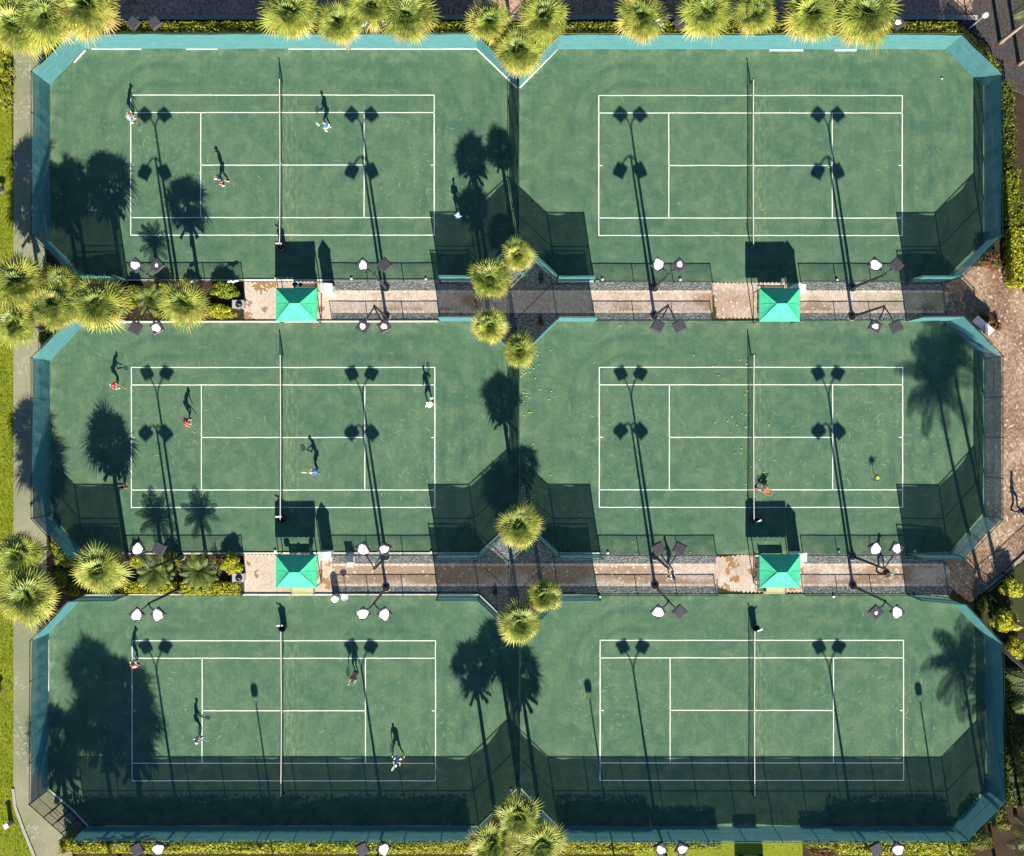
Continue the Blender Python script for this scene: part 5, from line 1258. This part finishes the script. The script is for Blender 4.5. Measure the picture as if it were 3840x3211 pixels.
def person(x, y, face, label, shirt, shorts, cap=None, hair=None, skin='skin', lean=.10, side=0.0, feet=((-.20, .08), (.20, -.04)), hands=((-.30, .30, 1.0), (.30, .38, .95)), drop=.06, head=.0, racket_dir=None, racket_col=None, racket_label=None, shoe=None, hgt=1.82, sleeves=True, trousers=False, rhand=1):
    """x, y: where the feet stand; face: heading in degrees (0 = picture right, 90 = up). Local axes: x right, y forward, z up."""
    global npeople; npeople += 1
    k = hgt / 1.78; yaw = math.radians(face - 90)
    t = thing('person', label, 'person', G(x, y, .03), yaw, 'people on and around the courts')
    SK = M[skin]
    pel = Vector((side * .3, -lean * .12, .95 - drop)); up = Vector((side, lean, 1 - .3 * lean * lean - .2 * abs(side))).normalized()
    rt = Vector((1, 0, -side * .6)).normalized(); fw = up.cross(rt) * -1
    if fw.y < 0: fw = -fw
    wst = pel + up * .16; chest = pel + up * .36; nb = pel + up * .52; nk = nb + up * .06 + fw * .02
    hb = nk + up * .07 + fw * (.03 + head * .3); ht = hb + (up * .8 + Vector((0, 0, .4))).normalized() * .15 + fw * head * .3
    ch = [[(pel, (.150, .110)), (wst, (.128, .098)), (chest, (.160, .112)), (nb, (.085, .075)), (nk, (.056, .058)), (hb, (.076, .090)), (ht, (.066, .080))]]
    hc = (hb + ht) / 2 + Vector((0, 0, .01)); hd = (ht - hb).normalized(); hf = (fw - hd * fw.dot(hd)).normalized(); hr = hf.cross(hd)
    ch.append([(hb + hf * .07, .020), (hb + hf * .105 + hd * .025, .012)])                 # nose, rooted in the face
    for s in (-1, 1): ch.append([(hc + hr * s * .068, .018), (hc + hr * s * .088 - hf * .01, .016)])   # ears
    legs = []; arms = []
    for s, ft in zip((-1, 1), feet):
        hip = pel + rt * s * .095 + Vector((0, 0, -.05)); an = Vector((ft[0], ft[1], .085)); kn, an = ik(hip, an, .44, .43, Vector((s * .15, 1, 0)))
        toe = an + Vector((s * .03, .14, -.05)); heel = an + Vector((0, -.04, -.05))
        ch.append([(pel, (.150, .110)), (hip, .092), (hip.lerp(kn, .5), .080), (kn, .058), (kn.lerp(an, .35), .060), (an, .038), (toe, (.040, .030))]); legs.append((hip, kn, an, toe, heel, s))
    for s, hn in zip((-1, 1), hands):
        sh = pel + up * .47 + rt * s * .185; el, wr = ik(sh, Vector(hn) * 1.0, .29, .26, Vector((s * .6, -.7, -.5)))
        ch.append([(chest, (.160, .112)), (sh, .062), (sh.lerp(el, .5), .052), (el, .041), (el.lerp(wr, .3), .042), (wr, .028)]); arms.append((sh, el, wr, s))
        hdv = (wr - el).normalized(); palm = wr + hdv * .085; sd = hdv.cross(Vector((0, 0, 1)))
        sd = sd.normalized() if sd.length > .1 else Vector((1, 0, 0)); pn = sd.cross(hdv)
        ch.append([(wr, .028), (wr + hdv * .045, (.038, .020)), (palm, (.038, .018))])
        grip = racket_dir is not None and s == rhand
        for f in range(4):                                                                  # four fingers, curled, more so round a grip
            b = palm + sd * (-.028 + .0185 * f) - hdv * .01; l = (.070, .082, .078, .060)[f]; cu = .9 if grip else .45
            p1 = b + (hdv * math.cos(cu * .5) - pn * math.sin(cu * .5)) * l * .5; p2 = p1 + (hdv * math.cos(cu * 1.6) - pn * math.sin(cu * 1.6)) * l * .32; p3 = p2 + (hdv * math.cos(cu * 2.6) - pn * math.sin(cu * 2.6)) * l * .26
            ch.append([(b, .0095), (p1, .009), (p2, .0085), (p3, .0075)])
        b = wr + hdv * .035 - sd * s * .028; ch.append([(b, .011), (b + (hdv * .6 - sd * s * .7).normalized() * .035, .0105), (b + (hdv * .9 - sd * s * .45 - pn * .3).normalized() * .06, .009)])
    inst('body', skin_mesh('body', ch, SK), t, sc=k)
    # shirt: trunk and upper sleeves, a little fuller than the body
    sc = [[(pel + up * .03, (.172, .135)), (wst, (.158, .126)), (chest, (.186, .138)), (nb - up * .02, (.115, .095))]]
    for sh, el, wr, s in arms: sc.append([(chest, (.186, .138)), (sh, .084), (sh.lerp(el, .62 if sleeves else .15), .072)])
    inst('shirt', skin_mesh('shirt', sc, shirt), t, sc=k)
    pc = []
    for hip, kn, an, toe, heel, s in legs:
        end = [(hip.lerp(kn, .45), .100), (hip.lerp(kn, .86), .098)] if not trousers else [(hip.lerp(kn, .5), .096), (kn, .078), (kn.lerp(an, .5), .076), (kn.lerp(an, .92), .066)]
        pc.append([(pel + Vector((0, 0, .02)), (.148, .112)), (hip, .104)] + end)
    inst('trousers' if trousers else 'shorts', skin_mesh('shorts', pc, shorts), t, sc=k)
    for hip, kn, an, toe, heel, s in legs:
        inst('shoe', skin_mesh('shoe', [[(heel, (.046, .044)), (an + Vector((0, .03, -.045)), (.050, .046)), (toe + Vector((0, .02, 0)), (.050, .034)), (toe + Vector((s * .01, .075, -.005)), (.040, .024))]], shoe or M['white']), t, sc=k)
    for s in (-1, 1): MB().ball(hc + hr * s * .034 + hf * .079 + hd * .005, .011, 8).build('eye', M['black'], t).scale = (k, k, k)
    Mh = Matrix((hr, hf, hd)).transposed()
    if cap is not None:
        mb = MB(); mb.ball(hc + hd * .045, .100, 14, (.90, 1.08, .82), M=Mh)
        vs = []; n = 9
        for i in range(n):
            a = math.pi * (i / (n - 1)) ; vs.append(hc + hd * .052 + hr * math.cos(a) * .082 + hf * (.045 + math.sin(a) * .030)); vs.append(hc + hd * .030 + hr * math.cos(a) * .082 + hf * (.07 + math.sin(a) * .125))
        b = [v - hd * .012 for v in vs]
        mb.add(vs + b, [(2 * i, 2 * i + 1, 2 * i + 3, 2 * i + 2) for i in range(n - 1)] + [(2 * n + 2 * i + 2, 2 * n + 2 * i + 3, 2 * n + 2 * i + 1, 2 * n + 2 * i) for i in range(n - 1)] + [(2 * i + 1, 2 * n + 2 * i + 1, 2 * n + 2 * i + 3, 2 * i + 3) for i in range(n - 1)])
        c = mb.build('cap', cap, t, smooth=True); c.scale = (k, k, k)
    hm = hair or M['hair']
    mb = MB(); mb.ball(hc + hd * (.030 if cap is None else .010) - hf * .018, .098 if cap is None else .090, 14, (.90, 1.06, .92), M=Mh); mb.ball(hc - hf * .05 - hd * .05, .055, 10, M=Mh)
    hh = mb.build('hair', hm, t, smooth=True); hh.scale = (k, k, k)
    if racket_dir is not None:
        i = 0 if rhand < 0 else 1; sh, el, wr, s = arms[i]; hdv = (wr - el).normalized(); g = wr + hdv * .07; Mz = Matrix.Rotation(yaw, 3, 'Z')
        d = Mz @ Vector(racket_dir).normalized(); p = t.location + Mz @ (g * k) - d * .10
        racket(p, d, Mz @ Vector((.8, .3, .35)), racket_label, racket_col or M['black'])
    return t
def cloth(n, c): return simple(n, c, .85, vary=.1, scale=12)
W_ = cloth('white_cloth', (.78, .76, .76)); REDC = cloth('red_cloth', (.60, .035, .045)); NAVY = cloth('navy_cloth', (.035, .060, .11)); BLU = cloth('blue_cloth', (.035, .22, .62)); LB = cloth('light_blue_cloth', (.20, .38, .66)); TEAL = cloth('teal_cloth', (.05, .33, .38)); CORAL = cloth('coral_cloth', (.72, .22, .17)); BLK = cloth('black_cloth', (.018, .015, .020)); GRY = cloth('grey_blue_cloth', (.28, .36, .46)); DNV = cloth('dark_blue_cloth', (.03, .08, .24)); MINT = cloth('mint_cloth', (.10, .55, .38)); PNK = cloth('pink_white_cloth', (.74, .60, .62)); AQ = cloth('aqua_shoe', (.30, .62, .62))
RKY = simple('racket_yellow', (.62, .50, .14), .5); RKW = simple('racket_white', (.62, .66, .66), .5); RKR = simple('racket_red', (.45, .05, .06), .5)
person(496, 453, 0, 'player in pinkish white shirt and red cap behind the left baseline, top left court', PNK, TEAL, cap=REDC, lean=.42, side=-.05, feet=((-.14, .12), (.16, -.08)), hands=((-.12, .42, .92), (.20, .40, .78)), drop=.10, racket_dir=(.5, .5, -.45), racket_label='racket held low by the player in the red cap')
person(842, 690, 175, 'player in navy shirt and white cap striding on the left half of top left court', NAVY, NAVY, cap=W_, lean=.30, feet=((-.14, -.02), (.20, -.34)), hands=((-.26, .10, .82), (.28, .34, 1.25)), drop=.10, racket_dir=(.1, .2, -.9), racket_label='racket hanging from the hand of the player in navy', rhand=-1)
person(1234, 486, 160, 'player in blue shirt at the right service area of top left court', BLU, W_, hair=M['skin'], lean=.22, feet=((-.18, .06), (.20, -.08)), hands=((-.24, .34, .95), (.26, .42, .95)), drop=.08, racket_dir=(.35, .9, -.35), racket_label='racket of the blue shirted player on the top left court', racket_col=RKW, rhand=-1)
person(1720, 822, 75, 'player in light blue shirt and white cap standing in the shade, top left court', LB, DNV, cap=W_, lean=.05, feet=((-.13, .02), (.14, .0)), hands=((-.20, .20, 1.0), (.34, .12, .82)), drop=.02, racket_dir=(.75, .3, -.5), racket_label='red racket held out by the player in the shade', racket_col=RKR)
person(438, 1450, 12, 'player in red shirt behind the left baseline of middle left court, upper one', REDC, GRY, hair=REDC, lean=.62, feet=((.0, -.05), (.16, .05)), hands=((.02, .52, .95), (.22, .48, .90)), drop=.14, racket_dir=(.35, .9, .05), racket_label='yellow racket of the red player behind the left baseline', racket_col=RKY, shoe=AQ)
person(709, 1577, -28, 'player in red shirt leaning forward inside the left half of middle left court', REDC, GRY, cap=REDC, lean=.55, feet=((-.12, -.02), (.16, .12)), hands=((-.10, .44, .92), (.28, .52, .92)), drop=.12, racket_dir=(.35, .95, -.1), racket_label='yellow racket pointing down right from the red player', racket_col=RKY, shoe=AQ)
person(462, 1820, 8, 'player in red shirt and white cap in the palm shadow, middle left court', REDC, BLK, cap=W_, lean=.34, feet=((-.14, .10), (.22, .16)), hands=((-.05, .36, .95), (.24, .30, .90)), drop=.12, racket_dir=(-.5, .6, .1), racket_label='pale racket held by the player in the palm shadow', racket_col=RKW, shoe=REDC, rhand=-1)
person(1195, 1768, 182, 'player in royal blue shirt and white cap near the net, middle left court', BLU, DNV, cap=W_, lean=.40, feet=((-.16, -.06), (.16, .02)), hands=((-.10, .50, 1.0), (.14, .50, .98)), drop=.12, racket_dir=(.12, .95, .25), racket_label='pale racket of the royal blue player near the net', racket_col=RKW, rhand=-1)
person(1614, 1520, 130, 'player all in white at the right baseline corner of middle left court', W_, W_, hair=M['white'], lean=.30, feet=((-.12, .10), (.26, -.14)), hands=((-.24, .22, .92), (.36, .10, 1.10)), drop=.08, racket_dir=(.25, .2, .9), racket_label='pale racket raised beside the player in white', racket_col=RKW)
person(512, 2482, -5, 'player in red and white at the left baseline of bottom left court', REDC, W_, cap=W_, lean=.50, feet=((-.12, -.06), (.20, .12)), hands=((-.02, .40, .82), (.18, .42, .80)), drop=.10, racket_dir=(.2, .9, -.25), racket_label='racket held low by the red and white player', racket_col=RKW)
person(748, 2762, 22, 'player in white shirt near the left service line, bottom left court', W_, GRY, hair=M['hair'], lean=.28, feet=((-.10, .02), (.14, .06)), hands=((.02, .36, .95), (.22, .38, .92)), drop=.08, racket_dir=(.3, .9, -.1), racket_label='racket of the white shirted player near the service line', racket_col=RKW)
person(1338, 2518, -112, 'player in coral shirt bending forward at the right service line, bottom left court', CORAL, DNV, cap=W_, lean=.85, feet=((-.10, .0), (.10, .02)), hands=((-.20, .62, .75), (.16, .70, .80)), drop=.14, racket_dir=(.05, .6, -.7), racket_label='racket reached forward by the coral shirted player', racket_col=M['black'], hgt=1.86)
person(1495, 2836, -100, 'player in grey blue top stepping wide above the lower sideline, bottom left court', GRY, W_, cap=W_, lean=.42, feet=((.42, -.02), (-.42, -.14)), hands=((.18, .40, .92), (-.26, .46, .85)), drop=.14, racket_dir=(-.1, .9, -.3), racket_label='white racket of the player stepping wide', racket_col=RKW) if False else person(1495, 2832, -100, 'player in grey blue top stepping wide above the lower sideline, bottom left court', GRY, W_, cap=W_, lean=.42, feet=((-.42, -.08), (.42, .04)), hands=((-.26, .46, .85), (.20, .44, .92)), drop=.14, racket_dir=(.1, .9, -.3), racket_label='white racket of the player stepping wide', racket_col=RKW)
person(2518, 2156, 200, 'person in blue and white walking on the lower brick path', DNV, W_, hair=M['hair'], lean=.12, feet=((-.10, .20), (.10, -.22)), hands=((-.28, -.10, .95), (.28, .22, .98)), drop=.05)
person(3305, 2142, 2, 'person in black with a mint cap walking on the lower brick path', BLK, BLK, cap=MINT, skin='skin_dark', lean=.30, feet=((-.10, .20), (.10, -.40)), hands=((-.28, .20, .95), (.28, .02, .95)), drop=.08, trousers=True)
person(3806, 1912, 0, 'person in dark clothes walking at the right edge', BLK, DNV, hair=M['hair'], lean=.20, feet=((-.10, .18), (.10, -.30)), hands=((-.28, .20, .95), (.28, .14, 1.0)), drop=.06, trousers=True)

# ------------------------------------------------------------------ light and camera
w = bpy.data.worlds.new('World'); bpy.context.scene.world = w; w.use_nodes = True
nt = w.node_tree; bg = nt.nodes['Background']; sky = nt.nodes.new('ShaderNodeTexSky'); sky.sky_type = 'NISHITA'; sky.sun_disc = False
sky.sun_elevation = SUN_EL; sky.sun_rotation = math.atan2(SUN_H.x, SUN_H.y); sky.ozone_density = 6.0; sky.air_density = 1.0; sky.dust_density = .2
nt.links.new(sky.outputs[0], bg.inputs[0]); bg.inputs[1].default_value = .055
sl = bpy.data.lights.new('sun', 'SUN'); sl.energy = 5.0; sl.angle = math.radians(.53); sl.color = (1.0, .92, .76)
so = bpy.data.objects.new('sun', sl); C.objects.link(so)
dv = Vector((-SUN_H.x * math.cos(SUN_EL), -SUN_H.y * math.cos(SUN_EL), -math.sin(SUN_EL))); so.rotation_euler = dv.to_track_quat('-Z', 'Y').to_euler(); so.location = (0, -60, 60)
cd = bpy.data.cameras.new('camera'); cam = bpy.data.objects.new('camera', cd); C.objects.link(cam)
cam.location = (0, 0, H); cam.rotation_euler = (0, 0, 0); cd.sensor_width = 36; cd.sensor_fit = 'HORIZONTAL'; cd.lens = 36 * H / (3840 / S); cd.clip_end = 4000
sc = bpy.context.scene; sc.camera = cam
sc.view_settings.view_transform = 'Standard'; sc.view_settings.look = 'None'; sc.view_settings.gamma = 1; sc.view_settings.exposure = 1.2
sc.cycles.transparent_max_bounces = 16
